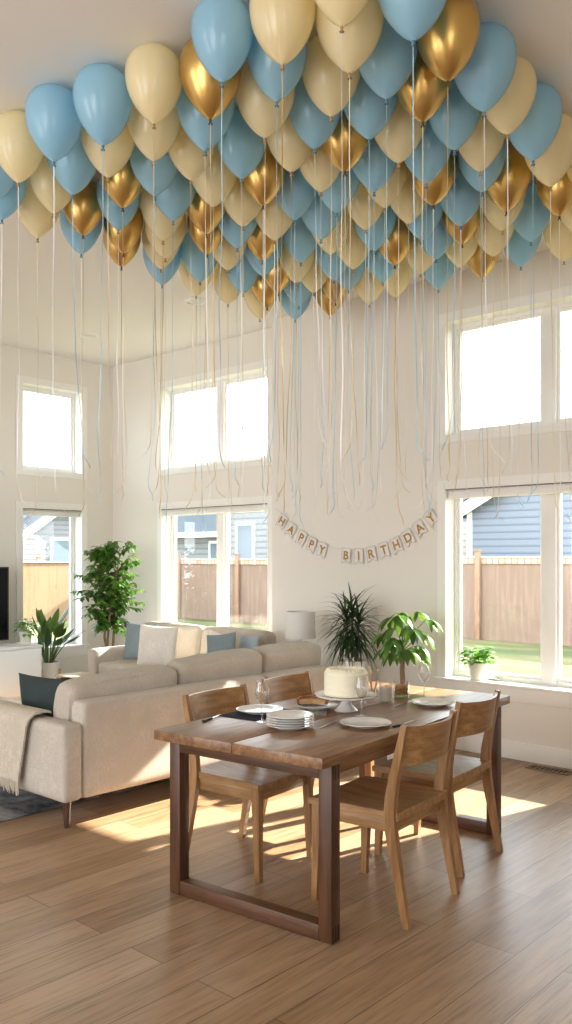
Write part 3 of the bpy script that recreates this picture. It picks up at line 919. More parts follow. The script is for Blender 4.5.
# throw blanket over the near arm of the near sofa (arm spans y 2.65..2.78, top z .585)
def blanket():
    bm = bmesh.new()
    path = [(2.775, .604), (2.765, .611), (2.755, .614), (2.735, .615), (2.71, .614), (2.665, .608), (2.642, .585), (2.636, .54), (2.634, .46), (2.632, .38), (2.630, .30), (2.628, .22)]
    n = 22
    V = {}
    for k in (0, 1):
        for j, (y, z) in enumerate(path):
            t = j / (len(path) - 1)
            for i in range(n + 1):
                u = i / n
                xr = -4.345 - .10 * max(0, t - .5) * 2
                x = -4.97 + (xr + 4.97) * u
                wv = .005 * math.sin(u * 23 + t * 2) * min(1, t * 1.6) + .003 * math.sin(u * 51)
                dn = .012 * k
                if j >= 6: yy, zz = y - dn - abs(wv), z - .03 * u * 0
                else: yy, zz = y, z + dn + abs(wv) * .4
                V[k, j, i] = bm.verts.new((x, yy, zz))
    J = len(path)
    for k in (0, 1):
        for j in range(J - 1):
            for i in range(n):
                bm.faces.new((V[k, j, i], V[k, j, i + 1], V[k, j + 1, i + 1], V[k, j + 1, i]))
    for j in range(J - 1):
        for i in (0, n):
            bm.faces.new((V[0, j, i], V[0, j + 1, i], V[1, j + 1, i], V[1, j, i]))
    for i in range(n):
        for j in (0, J - 1):
            bm.faces.new((V[0, j, i], V[0, j, i + 1], V[1, j, i + 1], V[1, j, i]))
    return bm
rt = empty('throw_blanket', (0, 0, 0), 0, 'cream knitted throw with a fringe hung over the near sofa arm', 'blanket')
obj('cloth', blanket(), 'throw', rt, smooth=60)
fr = bmesh.new()
random.seed(3)
for i in range(40):
    x = -4.965 + (4.965 - 4.445) * i / 39
    q = random.uniform(-.008, .008)
    tube(fr, [(x, 2.618, .228), (x + q * .5, 2.616, .19), (x + q, 2.619, .15 + random.uniform(-.015, .01))], [.005, .0045, .0025], 5)
obj('fringe', fr, 'throw', rt)

# media unit, television, small plant on it
rm = empty('media_console', (0, 0, 0), 0, 'low white console below the television', 'cabinet')
obj('cabinet_body', bx(-8.19, -7.765, 2.6, 4.84, .10, .585, .006), 'white', rm)
obj('top_panel', bx(-8.2, -7.75, 2.59, 4.85, .586, .612, .006), 'white', rm)
obj('plinth', bx(-8.15, -7.81, 2.65, 4.79, .001, .10), 'white', rm, smooth=0)
for i in range(4):
    d = obj('door', bx(-7.7645, -7.748, 2.61 + i * .558, 3.16 + i * .558, .112, .578, .003), 'white', rm)
    obj('knob', lathe([(0, 0), (.009, 0), (.012, .012), (0, .016)], 14), 'steel', d, (-7.748, 2.66 + i * .558, .50), (0, R(90), 0))
rv = empty('television', (-8.02, 3.9, .613), 0, 'black flat television standing on the white console', 'television')
obj('screen', bx(-.006, .0, -.70, .70, .065, .79), 'tv', rv, smooth=0)
obj('bezel', grid_wall(lambda u, v, d: (-.03 + d, u, v), [-.715, .715], [.05, .805], [(-.702, .702, .063, .792)], .036), 'black', rv, smooth=0)
obj('back_shell', bx(-.05, -.0305, -.71, .71, .055, .80, .008), 'black', rv)
for s in (-.5, .5):
    obj('foot', bx(-.13, .11, s - .012, s + .012, .001, .052, .004), 'black', rv)

def plant_root(name, loc, label, cat='plant'):
    return empty(name, loc, 0, label, cat)

def pot_mesh(r_top, r_bot, h, th=.008):
    return lathe([(0, 0), (r_bot * .9, 0), (r_bot, .006), (r_top, h - .004), (r_top - th * .4, h), (r_top - th, h - .003), (r_top - th * 1.4, h - .035), (0, h - .036)], 32)

def bushy(bm, n, base, spread, h, L, W, rnd, up=.4):
    for i in range(n):
        a = rnd.uniform(0, 2 * PI)
        t = rnd.random()
        rr = spread * math.sqrt(rnd.random())
        z = base[2] + h * rnd.uniform(.15, 1) * (1 - .45 * (rr / spread) ** 2)
        p = (base[0] + rr * math.cos(a), base[1] + rr * math.sin(a), z)
        d = Vector((math.cos(a), math.sin(a), rnd.uniform(-.2, .9) * up * 2))
        s = rnd.uniform(.7, 1.15)
        leaf(bm, p, d, (0, 0, 1), L * s, W * s, rnd.uniform(.2, .8), .18, 4, .8)

def herb(loc, rt_, rb_, h, label, seed, n=70, spread=.095, fh=.15, L=.058, W=.048, trail=0):
    rnd = random.Random(seed)
    r = plant_root('potted_herb', loc, label)
    obj('pot', pot_mesh(rt_, rb_, h), 'pot', r)
    obj('soil', lathe([(0, h - .030), (rt_ * .86, h - .030), (rt_ * .86, h - .026), (0, h - .018)], 24), 'soil', r)
    st = bmesh.new()
    for i in range(14):
        a = rnd.uniform(0, 2 * PI)
        q = rnd.uniform(.2, .8) * spread
        tube(st, [(.2 * q * math.cos(a), .2 * q * math.sin(a), h - .035), (.6 * q * math.cos(a), .6 * q * math.sin(a), h + fh * .35), (q * math.cos(a), q * math.sin(a), h + fh * .7)], [.0025, .002, .0012], 5)
    obj('stems', st, 'stem', r)
    bm = bmesh.new()
    bushy(bm, n, (0, 0, h - .01), spread, fh, L, W, rnd)
    for i in range(trail):
        a = rnd.uniform(0, 2 * PI)
        leaf(bm, ((rt_ + .012) * math.cos(a), (rt_ + .012) * math.sin(a), h - rnd.uniform(-.03, .08)), (math.cos(a), math.sin(a), -.3), (0, 0, 1), L, W, .6, .15, 4, .8)
    obj('foliage', bm, 'bright', r, smooth=180)
    return r
herb((-7.90, 4.74, .613), .066, .055, .14, 'small bright green plant in a white pot on the white console', 4, 80, .085, .15, .06, .042, 12)
herb((-3.33, 5.935, .5635), .075, .058, .135, 'small bright green plant in a white pot on the window sill', 9, 120, .11, .15, .066, .062)

# broad-leaved plant in a white planter on a wooden stand
r = plant_root('potted_plant', (-7.98, 5.06, 0), 'upright dark broad-leaved plant in a white planter beside the white console')
obj('pot', lathe([(0, .13), (.112, .13), (.12, .135), (.12, .395), (.118, .40), (.112, .398), (.110, .37), (0, .368)], 32), 'pot', r)
obj('soil', lathe([(0, .370), (.108, .370), (.108, .376), (0, .382)], 24), 'soil', r)
for a in range(4):
    c, s = math.cos(a * PI / 2 + .5), math.sin(a * PI / 2 + .5)
    obj('stand_leg', tube(bmesh.new(), [(c * .135, s * .135, .001), (c * .135, s * .135, .33)], .012, 10), 'light_wood', r)
obj('stand_crossbar', box(box(bmesh.new(), -.125, .125, -.012, .012, .108, .128), -.012, .012, -.125, .125, .1085, .1275), 'light_wood', r, (0, 0, 0), (0, 0, .5), smooth=0)
rnd = random.Random(12)
st, bm = bmesh.new(), bmesh.new()
for i in range(30):
    a = i * 2.4 + rnd.uniform(-.3, .3)
    t = i / 30
    lean = .12 + .5 * t
    ln = rnd.uniform(.22, .46) * (1.1 - .45 * t)
    d = Vector((math.cos(a) * lean, math.sin(a) * lean, 1 - .3 * t)).normalized()
    d.y = max(d.y, -.10)
    b0 = Vector((math.cos(a) * .03, math.sin(a) * .03, .372))
    b1 = b0 + d * ln
    tube(st, [b0, b0 + d * ln * .5 + Vector((0, 0, .01)), b1], [.006, .005, .0035], 6)
    d2 = (d + Vector((math.cos(a), math.sin(a), 0)) * .35).normalized()
    d2.y = max(d2.y, -.16)
    leaf(bm, b1, d2, (math.cos(a), math.sin(a), .2), rnd.uniform(.18, .26), rnd.uniform(.085, .115), .35, .22, 6, .75)
obj('stems', st, 'stem', r)
obj('foliage', bm, 'broad', r, smooth=180)

# tall ficus in the corner
r = plant_root('ficus_tree', (-7.56, 5.54, 0), 'tall leafy ficus tree in the corner between the two far windows')
obj('pot', pot_mesh(.17, .14, .32), 'pot', r)
obj('soil', lathe([(0, .288), (.155, .288), (.155, .296), (0, .30)], 24), 'soil', r)
rnd = random.Random(21)
tips = []
for k in range(3):
    a = k * 2.1 + .4
    pts = [Vector((.03 * math.cos(a), .03 * math.sin(a), .285))]
    for j in range(1, 8):
        z = .285 + j * .183
        w = .03 + .09 * (j / 7) ** 1.3
        pts.append(Vector((w * math.cos(a + j * .35) + rnd.uniform(-.015, .015), w * math.sin(a + j * .35) + rnd.uniform(-.015, .015), z)))
    obj('trunk', tube(bmesh.new(), pts, [.017 - .0018 * i for i in range(8)], 8), 'trunk', r)
    tips.append(pts)
br, bm = bmesh.new(), bmesh.new()
for i in range(140):
    pts = rnd.choice(tips)
    t = rnd.uniform(.35, 1)
    j = min(6, int(t * 7))
    p0 = pts[j].lerp(pts[j + 1], t * 7 - j)
    a = rnd.uniform(0, 2 * PI)
    hh = (p0.z - .6) / 1.0
    rad = (.14 + .19 * math.sin(PI * min(1, max(.05, hh)) ** .9)) * rnd.uniform(.45, 1)
    p1 = p0 + Vector((math.cos(a) * rad, math.sin(a) * rad, rnd.uniform(-.06, .22)))
    mid = p0.lerp(p1, .5) + Vector((0, 0, .03))
    tube(br, [p0, mid, p1], [.005, .0035, .002], 5)
    for q in range(13):
        t2 = .25 + .75 * q / 12
        pp = (p0.lerp(mid, t2 * 2) if t2 < .5 else mid.lerp(p1, t2 * 2 - 1))
        aa = a + (1.1 if q % 2 else -1.1) + rnd.uniform(-.6, .6)
        d = Vector((math.cos(aa), math.sin(aa), rnd.uniform(-.55, .35)))
        leaf(bm, pp, d, (0, 0, 1), rnd.uniform(.07, .10), rnd.uniform(.036, .05), rnd.uniform(.3, 1.), .2, 4, .8)
obj('branches', br, 'trunk', r)
obj('foliage', bm, 'ficus', r, smooth=180)

# dracaena in a tall planter
r = plant_root('dracaena', (-4.26, 5.54, 0), 'spiky dark dracaena in a tall white planter under the banner')
obj('pot', lathe([(0, 0), (.085, 0), (.09, .006), (.118, .655), (.116, .675), (.108, .673), (.106, .64), (0, .638)], 32), 'pot', r)
obj('soil', lathe([(0, .640), (.104, .640), (.104, .648), (0, .654)], 24), 'soil', r)
rnd = random.Random(33)
bm = bmesh.new()
for k, (cx, cy, top) in enumerate(((0, 0, 1.06), (.05, .02, .99), (-.055, -.01, 1.01))):
    obj('trunk', tube(bmesh.new(), [(cx * .5, cy * .5, .640), (cx * .8, cy * .8, .78), (cx, cy, top)], [.013, .012, .011], 8), 'trunk', r)
    for i in range(80):
        t = i / 80
        a = i * 2.39996
        el = 1.25 - 1.75 * t ** .9
        z = top + .02 - .22 * t
        d = Vector((math.cos(a) * math.cos(el), math.sin(a) * math.cos(el), math.sin(el)))
        leaf(bm, (cx, cy, z), d, (0, 0, 1), rnd.uniform(.24, .34), .020, rnd.uniform(.9, 1.7), .3, 7, .45)
obj('foliage', bm, 'dracaena', r, smooth=180)

# money tree behind the table
r = plant_root('money_tree', (-3.60, 5.30, 0), 'money tree with glossy hand-shaped leaves standing between the table end and the large window')
obj('pot', pot_mesh(.14, .115, .30), 'pot', r)
obj('soil', lathe([(0, .267), (.125, .267), (.125, .275), (0, .28)], 24), 'soil', r)
obj('trunk', tube(bmesh.new(), [(0, 0, .265), (.008, .004, .45), (-.004, 0, .68), (.004, .002, .86)], [.024, .021, .019, .015], 10), 'trunk', r)
rnd = random.Random(8)
st, bm = bmesh.new(), bmesh.new()
for i in range(20):
    t = i / 19
    a = i * 2.39996 + .6
    el = -.1 + 1.3 * t
    ln = rnd.uniform(.07, .27)
    p0 = Vector((0, 0, .78 + .09 * t))
    d = Vector((math.cos(a) * math.cos(el), math.sin(a) * math.cos(el), math.sin(el) * .9 + .22))
    p1 = p0 + d * ln
    tube(st, [p0, p0 + d * ln * .55 + Vector((0, 0, .015)), p1], [.004, .003, .0022], 6)
    side = Vector((-math.sin(a), math.cos(a), 0))
    for q in range(5):
        ang = (q - 2) * .55
        dd = (Vector((math.cos(a), math.sin(a), rnd.uniform(-.5, .0))) * math.cos(ang) + side * math.sin(ang))
        leaf(bm, p1, dd, (0, 0, 1), rnd.uniform(.14, .19) * (1 - .12 * abs(q - 2) / 2), rnd.uniform(.044, .058), rnd.uniform(.9, 2.0), .22, 6, .85)
obj('stems', st, 'stem', r)
obj('foliage', bm, 'pachira', r, smooth=180)

# lamp on its side table, behind the sofa
r = empty('side_table', (-4.80, 5.52, 0), 0, 'small round side table in the corner behind the near sofa, under the white lamp', 'side table')
obj('tabletop', lathe([(0, .43), (.19, .43), (.195, .435), (.195, .447), (.19, .45), (0, .45)], 36), 'light_wood', r)
obj('pedestal', lathe([(.02, .02), (.02, .429)], 16), 'black', r)
obj('foot', lathe([(0, .001), (.13, .001), (.13, .012), (.03, .022), (0, .022)], 32), 'black', r)
r = empty('table_lamp', (-4.80, 5.52, .4512), 0, 'white drum-shaded table lamp peeking over the near sofa back', 'lamp')
obj('base', lathe([(0, 0), (.06, 0), (.075, .03), (.08, .11), (.06, .20), (.025, .26), (.014, .30), (.014, .36), (0, .36)], 32), 'ceramic', r)
obj('neck', lathe([(0, .361), (.016, .361), (.016, .385), (.008, .39), (.008, .46), (0, .46)], 16), 'black', r, label='dark metal lamp neck')
obj('lamp_shade', lathe([(.130, .372), (.1265, .372), (.1195, .60), (.123, .60), (.130, .372)], 40), 'shade', r)

# coffee table and a little side table on the rug
r = empty('coffee_table', (-6.12, 3.05, .0125), 0, 'low pale wooden coffee table on the rug', 'coffee table')
obj('tabletop', bx(-.36, .36, -.5, .5, .355, .385, .008), 'light_wood', r)
obj('lower_shelf', bx(-.32, .32, -.46, .46, .12, .135, .004), 'black', r)
for sx in (-.32, .32):
    for sy in (-.46, .46):
        obj('leg', bx(sx - .015, sx + .015, sy - .015, sy + .015, 0, .354, .003), 'black', r)
r = empty('side_table', (-6.86, 4.66, .0125), 0, 'little pale side table in front of the far sofa arm', 'side table')
obj('tabletop', bx(-.15, .15, -.15, .15, .37, .395, .006), 'light_wood', r)
for sx in (-.13, .13):
    for sy in (-.13, .13):
        obj('leg', bx(sx - .01, sx + .01, sy - .01, sy + .01, 0, .369, .002), 'light_wood', r)

# ------------------------------------------------------------------ dining table
TZ = .75
TC, TR = (-2.606, 3.385), R(5.2)
rtab = empty('dining_table', (TC[0], TC[1], 0), TR, 'long walnut dining table on two sled frames, laid for a birthday', 'dining table')
HW, HL = .455, .925
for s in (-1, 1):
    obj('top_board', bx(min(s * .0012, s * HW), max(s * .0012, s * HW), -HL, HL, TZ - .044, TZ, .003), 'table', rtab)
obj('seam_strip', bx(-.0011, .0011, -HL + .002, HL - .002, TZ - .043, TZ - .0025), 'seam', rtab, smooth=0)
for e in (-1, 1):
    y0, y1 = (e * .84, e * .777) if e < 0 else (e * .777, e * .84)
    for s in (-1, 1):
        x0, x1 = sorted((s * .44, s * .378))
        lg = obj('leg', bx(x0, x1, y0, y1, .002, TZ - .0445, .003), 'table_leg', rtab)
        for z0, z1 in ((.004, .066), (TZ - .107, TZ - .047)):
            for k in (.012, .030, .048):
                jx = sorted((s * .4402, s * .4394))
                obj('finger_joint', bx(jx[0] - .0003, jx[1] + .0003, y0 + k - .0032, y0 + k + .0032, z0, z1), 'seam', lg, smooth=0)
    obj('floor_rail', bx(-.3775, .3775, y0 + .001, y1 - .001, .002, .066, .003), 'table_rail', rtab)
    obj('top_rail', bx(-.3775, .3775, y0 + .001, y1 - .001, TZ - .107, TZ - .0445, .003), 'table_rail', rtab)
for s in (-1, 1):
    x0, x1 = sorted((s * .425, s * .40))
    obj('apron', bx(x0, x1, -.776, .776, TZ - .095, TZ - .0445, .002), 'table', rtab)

# ------------------------------------------------------------------ dining chairs
def make_chair():
    r = empty('dining_chair', (0, 0, 0), 0, 'chair', 'chair', 'oak dining chairs round the table')
    # seat, scooped, faces +X
    bm = bmesh.new()
    nx, ny = 12, 14
    V = {}
    for k in (0, 1):
        for i in range(nx + 1):
            for j in range(ny + 1):
                u, v = i / nx, 2 * j / ny - 1
                x = -.205 + .445 * u
                hwid = .222 + .012 * u
                sc = .016 * (1 - v * v) * math.sin(PI * min(1, u * 1.05)) ** .8
                front = .012 * max(0, u - .85) / .15
                V[k, i, j] = bm.verts.new((x, v * hwid, (.462 - sc - front * .6) if k else .430 - .004 * (1 - v * v)))
    for k in (0, 1):
        for i in range(nx):
            for j in range(ny):
                bm.faces.new((V[k, i, j], V[k, i + 1, j], V[k, i + 1, j + 1], V[k, i, j + 1]))
    for i in range(nx):
        for j in (0, ny):
            bm.faces.new((V[0, i, j], V[0, i + 1, j], V[1, i + 1, j], V[1, i, j]))
    for j in range(ny):
        for i in (0, nx):
            bm.faces.new((V[0, i, j], V[0, i, j + 1], V[1, i, j + 1], V[1, i, j]))
    obj('seat', bm, 'chair', r, smooth=40)
    for s in (-1, 1):
        y0, y1 = sorted((s * .212, s * .190))
        obj('seat_rail', bx(-.178, .205, y0, y1, .372, .4285, .003), 'chair', r)
    obj('seat_rail', bx(.198, .220, -.189, .189, .372, .4285, .003), 'chair_y', r)
    obj('seat_rail', bx(-.180, -.158, -.189, .189, .372, .4285, .003), 'chair_y', r)
    for s in (-1, 1):
        bm = sweep(bmesh.new(), [(.222, s * .205, 0), (.214, s * .203, .22), (.208, s * .201, .431)], [(.026, .028), (.033, .036), (.038, .044)])
        obj('front_leg', bm, 'chair_z', r, smooth=20)
        yy = s * .222
        pts = [(-.250, 0, .024, .028), (-.224, .13, .027, .034), (-.197, .27, .029, .041), (-.178, .38, .030, .048), (-.172, .45, .030, .050), (-.176, .52, .029, .047), (-.190, .60, .027, .041), (-.211, .70, .025, .034), (-.240, .83, .022, .025)]
        bm = sweep(bmesh.new(), [(x, yy, z) for x, z, a, b in pts], [(a, b) for x, z, a, b in pts])
        obj('rear_leg', bm, 'chair_z', r, smooth=30)
    bm = bmesh.new()
    n = 16
    V = {}
    for k in (0, 1):
        for i in range(n + 1):
            v = 2 * i / n - 1
            for j in range(5):
                t = j / 4
                z = .652 + .171 * t - (.005 * (1 - v * v) if j == 4 else 0) + (.004 * (1 - v * v) if j == 0 else 0)
                x = -.206 - .028 * t - .058 * (1 - v * v) + (.008 if k else -.008)
                V[k, i, j] = bm.verts.new((x, v * .2085, z))
    for k in (0, 1):
        for i in range(n):
            for j in range(4):
                bm.faces.new((V[k, i, j], V[k, i + 1, j], V[k, i + 1, j + 1], V[k, i, j + 1]))
    for i in range(n):
        for j in (0, 4):
            bm.faces.new((V[0, i, j], V[0, i + 1, j], V[1, i + 1, j], V[1, i, j]))
    for j in range(4):
        for i in (0, n):
            bm.faces.new((V[0, i, j], V[0, i, j + 1], V[1, i, j + 1], V[1, i, j]))
    obj('backrest', bm, 'chair_y', r, smooth=40)
    return r
ch = make_chair()
spots = [((-2.222, 3.112, .001), 184.5, 'oak chair nearest the camera on the window side of the table, by the front corner'),
         ((-2.350, 3.762, .001), 184.5, 'oak chair at the far window-side corner of the table, nearer the baseboard'),
         ((-2.995, 3.06, .001), 4.5, 'oak chair on the sofa side of the table, at the end nearest the camera'),
         ((-3.075, 3.69, .001), 4.5, 'oak chair on the sofa side of the table, behind the pie and nearer the cake')]
for i, (p, a, lab) in enumerate(spots):
    place(ch if i == 0 else copy_tree(ch), p, R(a), lab)

# ------------------------------------------------------------------ things on the table
def plate_prof(rad, h=.018):
    k = rad / .13
    return [(0, .003), (.055 * k, .003), (.07 * k, .0), (.078 * k, .0), (.082 * k, .004), (.1 * k, .010), (.125 * k, h - .004), (.13 * k, h - .001), (.1295 * k, h + .0005), (.126 * k, h), (.1 * k, .0135), (.084 * k, .0085), (.078 * k, .007), (0, .007)]
def dinner_plate(loc, rad, label, group=None, dz=0):
    r = empty('dinner_plate', (loc[0], loc[1], TZ + .0008 + dz), 0, label, 'plate', group)
    obj('plate_body', lathe(plate_prof(rad), 48), 'ceramic', r)
    obj('rim_line', lathe([(rad * .80, .0140 + .0002), (rad * .815, .0149 + .0002), (rad * .815, .0144), (rad * .80, .0134)], 48), 'plate_rim', r)
    return r
dinner_plate((-2.902, 3.028), .116, 'white plate on the dark placemat before the nearer sofa-side chair', None, .0045)
dinner_plate((-2.325, 3.125), .118, 'white plate before the nearest chair, with a wine glass behind it')
dinner_plate((-2.925, 3.72), .122, 'white plate behind the cake stand, on a dark placemat', None, .0045)
dinner_plate((-2.395, 3.80), .115, 'white plate before the far window-side chair')
for i in range(5):
    nm = ('lowest', 'second from the bottom', 'middle', 'second from the top', 'topmost')[i]
    dinner_plate((-2.550 + .0015 * (i % 2), 2.860 - .001 * (i % 3)), .108, 'white plate, %s of the stack of five on the table' % nm, 'stack of white plates', i * .0108)

def mat_cloth(name, x, y, w, d, rz, m, label, cat, th=.003):
    b = bx(-w / 2, w / 2, -d / 2, d / 2, 0, th, .0012)
    o = obj(name, b, m, None, (x, y, TZ + .0008), (0, 0, R(rz)))
    return tag(o, label, cat)
mat_cloth('placemat', -2.895, 3.02, .24, .34, 4.5, 'napkin_dark', 'dark placemat under the plate of the nearer sofa-side chair', 'placemat')
mat_cloth('placemat', -2.925, 3.715, .25, .30, 4.5, 'napkin_dark', 'dark placemat under the plate behind the cake stand', 'placemat')
mat_cloth('cloth_napkin', -2.712, 3.225, .12, .17, 38, 'napkin_grey', 'grey striped napkin under the pie plate', 'napkin')

# wine glasses
def wine_glass(x, y, label, k=1.):
    r = empty('wine_glass', (x, y, TZ + .0008), 0, label, 'wine glass', 'wine glasses on the table')
    obj('foot', lathe([(0, 0), (.030 * k, 0), (.031 * k, .0015), (.012 * k, .0045), (0, .0045)], 32), 'glass_stem', r)
    obj('stem', lathe([(.006, .0048), (.0042, .02), (.004, .075), (.006, .0848)], 14), 'glass_stem', r)
    obj('bowl', lathe([(0, .085), (.012 * k, .088), (.027 * k, .105), (.034 * k, .13), (.0345 * k, .145), (.030 * k, .172), (.0268 * k, .19), (.0258 * k, .19), (.0288 * k, .172), (.0332 * k, .145), (.0328 * k, .131), (.026 * k, .107), (.012 * k, .0905), (0, .0875)], 36), 'glass', r)
    return r
wine_glass(-2.738, 2.875, 'wine glass between the stack of plates and the nearer sofa-side place')
wine_glass(-2.475, 3.292, 'wine glass in front of the cake, behind the nearest plate')
wine_glass(-3.0, 3.875, 'wine glass behind the cake, half hidden by it')
wine_glass(-2.545, 3.955, 'tallest-looking wine glass beside the amber jar, before the large window')

# cake on its stand
r = empty('cake_stand', (-2.625, 3.365, TZ + .0008), 0, 'white ceramic pedestal cake stand in the middle of the table', 'cake stand')
obj('pedestal', lathe([(0, 0), (.058, 0), (.060, .004), (.050, .014), (.034, .026), (.026, .045), (.028, .062), (.042, .070), (0, .0705)], 40), 'ceramic', r)
obj('stand_plate', lathe([(0, .071), (.142, .071), (.152, .075), (.155, .083), (.150, .0835), (.140, .080), (0, .080)], 48), 'ceramic', r)
r = empty('birthday_cake', (-2.625, 3.365, TZ + .0815), 0, 'round cream-iced cake with ridged sides on the white stand', 'cake')
prof = [(0, 0), (.106, 0)]
for i in range(7):
    z = .004 + i * .0155
    prof += [(.1085, z), (.1105, z + .005), (.1105, z + .010), (.1085, z + .0145)]
prof += [(.106, .117), (.10, .121), (.05, .122), (0, .1215)]
obj('cake_body', lathe(prof, 56), 'icing', r)
rs = bmesh.new()
for i in range(26):
    a = 2 * PI * i / 26
    lathe([(0, .0), (.0125, .0), (.0135, .004), (.011, .009), (.006, .0125), (0, .016)], 10, rs, (.088 * math.cos(a), .088 * math.sin(a), .1195))
lathe([(.072, .1195), (.10, .1195), (.103, .1215), (.10, .124), (.072, .1235), (.072, .1195)], 48, rs)
obj('icing_border', rs, 'icing', r)

# pie on a plate
dinner_plate((-2.765, 3.305), .105, 'small white plate holding the pie', None, .0045)
r = empty('pie', (-2.79, 3.30, TZ + .0235), R(20), 'half-eaten brown pie on the small plate before the cake', 'pie')
def wedge(r0, r1, z0, z1, a0, a1, n=24):
    bm = bmesh.new()
    ring_ = []
    for i in range(n + 1):
        a = a0 + (a1 - a0) * i / n
        c, s = math.cos(a), math.sin(a)
        w = 1 + .03 * math.sin(i * 2.2)
        ring_.append([bm.verts.new((c * q * w, s * q * w, z)) for q, z in ((r0, z0), (r1 * .93, z0), (r1, z1), (r0, z1))])
    for a, b in zip(ring_, ring_[1:]):
        for k in range(4):
            bm.faces.new((a[k], a[(k + 1) % 4], b[(k + 1) % 4], b[k]))
    bm.faces.new(ring_[0])
    bm.faces.new(ring_[-1][::-1])
    return bm
obj('crust', wedge(.068, .082, 0, .030, R(10), R(215)), 'crust', r, smooth=60)
obj('filling', wedge(.004, .0675, 0, .019, R(10), R(215)), 'filling', r, smooth=60)

def tumbler(name, x, y, rad, h, label, cat):
    return tag(obj(name, lathe([(0, 0), (rad * .93, 0), (rad * .96, .003), (rad, h), (rad - .003, h), (rad * .96 - .003, .008), (0, .007)], 36), 'glass', None, (x, y, TZ + .0008)), label, cat)
tumbler('candle_holder', -2.628, 3.712, .040, .105, 'clear glass cup holding the white candle beside the cake', 'candle holder')
r = empty('pillar_candle', (-2.628, 3.712, TZ + .0088), 0, 'white pillar candle inside the glass cup beside the cake', 'candle')
obj('wax', lathe([(0, 0), (.0335, 0), (.034, .002), (.034, .070), (.032, .072), (.02, .068), (0, .067)], 32), 'wax', r)
obj('wick', tube(bmesh.new(), [(0, 0, .066), (.001, 0, .074), (.003, .001, .08)], .0012, 6), 'black', r)
tumbler('snack_jar', -2.652, 3.89, .047, .092, 'short clear glass jar of amber snacks next to the wine glass', 'jar')
gm = bmesh.new()
rnd = random.Random(6)
for i in range(150):
    a = rnd.uniform(0, 2 * PI)
    q = .034 * math.sqrt(rnd.random())
    t = bmesh.new()
    bmesh.ops.create_icosphere(t, subdivisions=1, radius=rnd.uniform(.006, .0085))
    bmesh.ops.scale(t, vec=(1, rnd.uniform(.6, 1), rnd.uniform(.5, .9)), verts=t.verts)
    bmesh.ops.translate(t, vec=(q * math.cos(a), q * math.sin(a), rnd.uniform(.016, .068)), verts=t.verts)
    join(gm, t)
tag(obj('snack_mix', gm, 'granola', None, (-2.652, 3.89, TZ + .0008)), 'amber nut snacks filling the short glass jar', 'snacks', None, 'stuff')
tumbler('utensil_glass', -2.80, 3.83, .036, .085, 'small glass of wooden spoons behind the white candle', 'glass')
for i, (dx, dy, lx, ly, hh) in enumerate(((-.012, .0, -.012, .004, .135), (.012, .006, .012, .008, .125), (.0, -.012, .006, -.014, .118))):
    b = tube(bmesh.new(), [(dx * .4, dy * .4, .010), (dx + lx * .5, dy + ly * .5, hh * .6), (dx + lx, dy + ly, hh)], [.0035, .0035, .004], 8)
    sp = empty('wooden_spoon', (-2.80, 3.83, TZ + .0008), 0, 'pale wooden spoon in the small glass, %s' % ('leaning toward the sofa', 'leaning toward the window wall', 'the shortest, in front')[i], 'spoon', 'wooden spoons in the glass')
    obj('handle', b, 'light_wood', sp)
    bl = bmesh.new()
    bmesh.ops.create_uvsphere(bl, u_segments=14, v_segments=8, radius=.0095)
    bmesh.ops.scale(bl, vec=(1, .4, 1.5), verts=bl.verts)
    obj('spoon_bowl', bl, 'light_wood', sp, (dx + lx, dy + ly, hh + .012))

def fork(x, y, rz, label):
    r = empty('fork', (x, y, TZ + .0012), R(rz), label, 'fork')
    obj('handle', sweep(bmesh.new(), [(0, -.095, .0018), (0, -.04, .003), (0, .02, .006), (0, .045, .004)], [(.0025, .012), (.0022, .008), (.002, .006), (.002, .02)], (0, 0, 1)), 'steel', r)
    for k in range(4):
        q = -.0075 + k * .005
        obj('tine', sweep(bmesh.new(), [(q, .0455, .004), (q, .07, .0022), (q, .093, .005)], [(.0018, .0028), (.0016, .0024), (.0012, .0014)], (0, 0, 1)), 'steel', r)
fork(-2.455, 3.02, 12, 'silver fork beside the plate of the nearest chair')
fork(-2.515, 3.70, 8, 'silver fork beside the plate of the far window-side chair')
def knife(x, y, rz, label):
    r = empty('table_knife', (x, y, TZ + .0012), R(rz), label, 'knife')
    obj('handle', bx(-.007, .007, -.10, -.01, 0, .008, .003), 'black', r)
    obj('blade', prism(bmesh.new(), [(-.008, 0), (.008, 0), (.008, .0018), (-.008, .0018)], -.0095, .095), 'steel', r, smooth=0)
knife(-2.215, 3.27, 6, 'dark-handled knife beside the plate of the nearest chair')
knife(-2.262, 3.90, 6, 'dark-handled knife beside the plate of the far window-side chair')
knife(-2.975, 2.78, 20, 'dark-handled knife beside the placemat of the nearer sofa-side chair')

# ------------------------------------------------------------------ banner
rbn = empty('birthday_banner', (0, 0, 0), 0, 'bunting of white pennants with gold letters reading HAPPY BIRTHDAY on the wall', 'banner')
LET = [('H', -5.319, 1.845), ('A', -5.207, 1.765), ('P', -5.085, 1.69), ('P', -4.966, 1.63), ('Y', -4.848, 1.582), ('', -4.72, 0), ('B', -4.588, 1.535), ('I', -4.456, 1.530), ('R', -4.328, 1.546), ('T', -4.203, 1.579), ('H', -4.08, 1.618), ('D', -3.971, 1.675), ('A', -3.863, 1.745), ('Y', -3.758, 1.825)]
YW = YB - .012
pos = [(x, z) for c, x, z in LET if c]
line = [(-5.43, 1.985)] + [(x, z + .052) for x, z in pos[:5]] + [(-4.72, 1.597)] + [(x, z + .052) for x, z in pos[5:]] + [(-3.66, 1.965)]
obj('string', tube(bmesh.new(), [(x, YW - .004, z) for x, z in line], .0022, 6), 'twine', rbn)
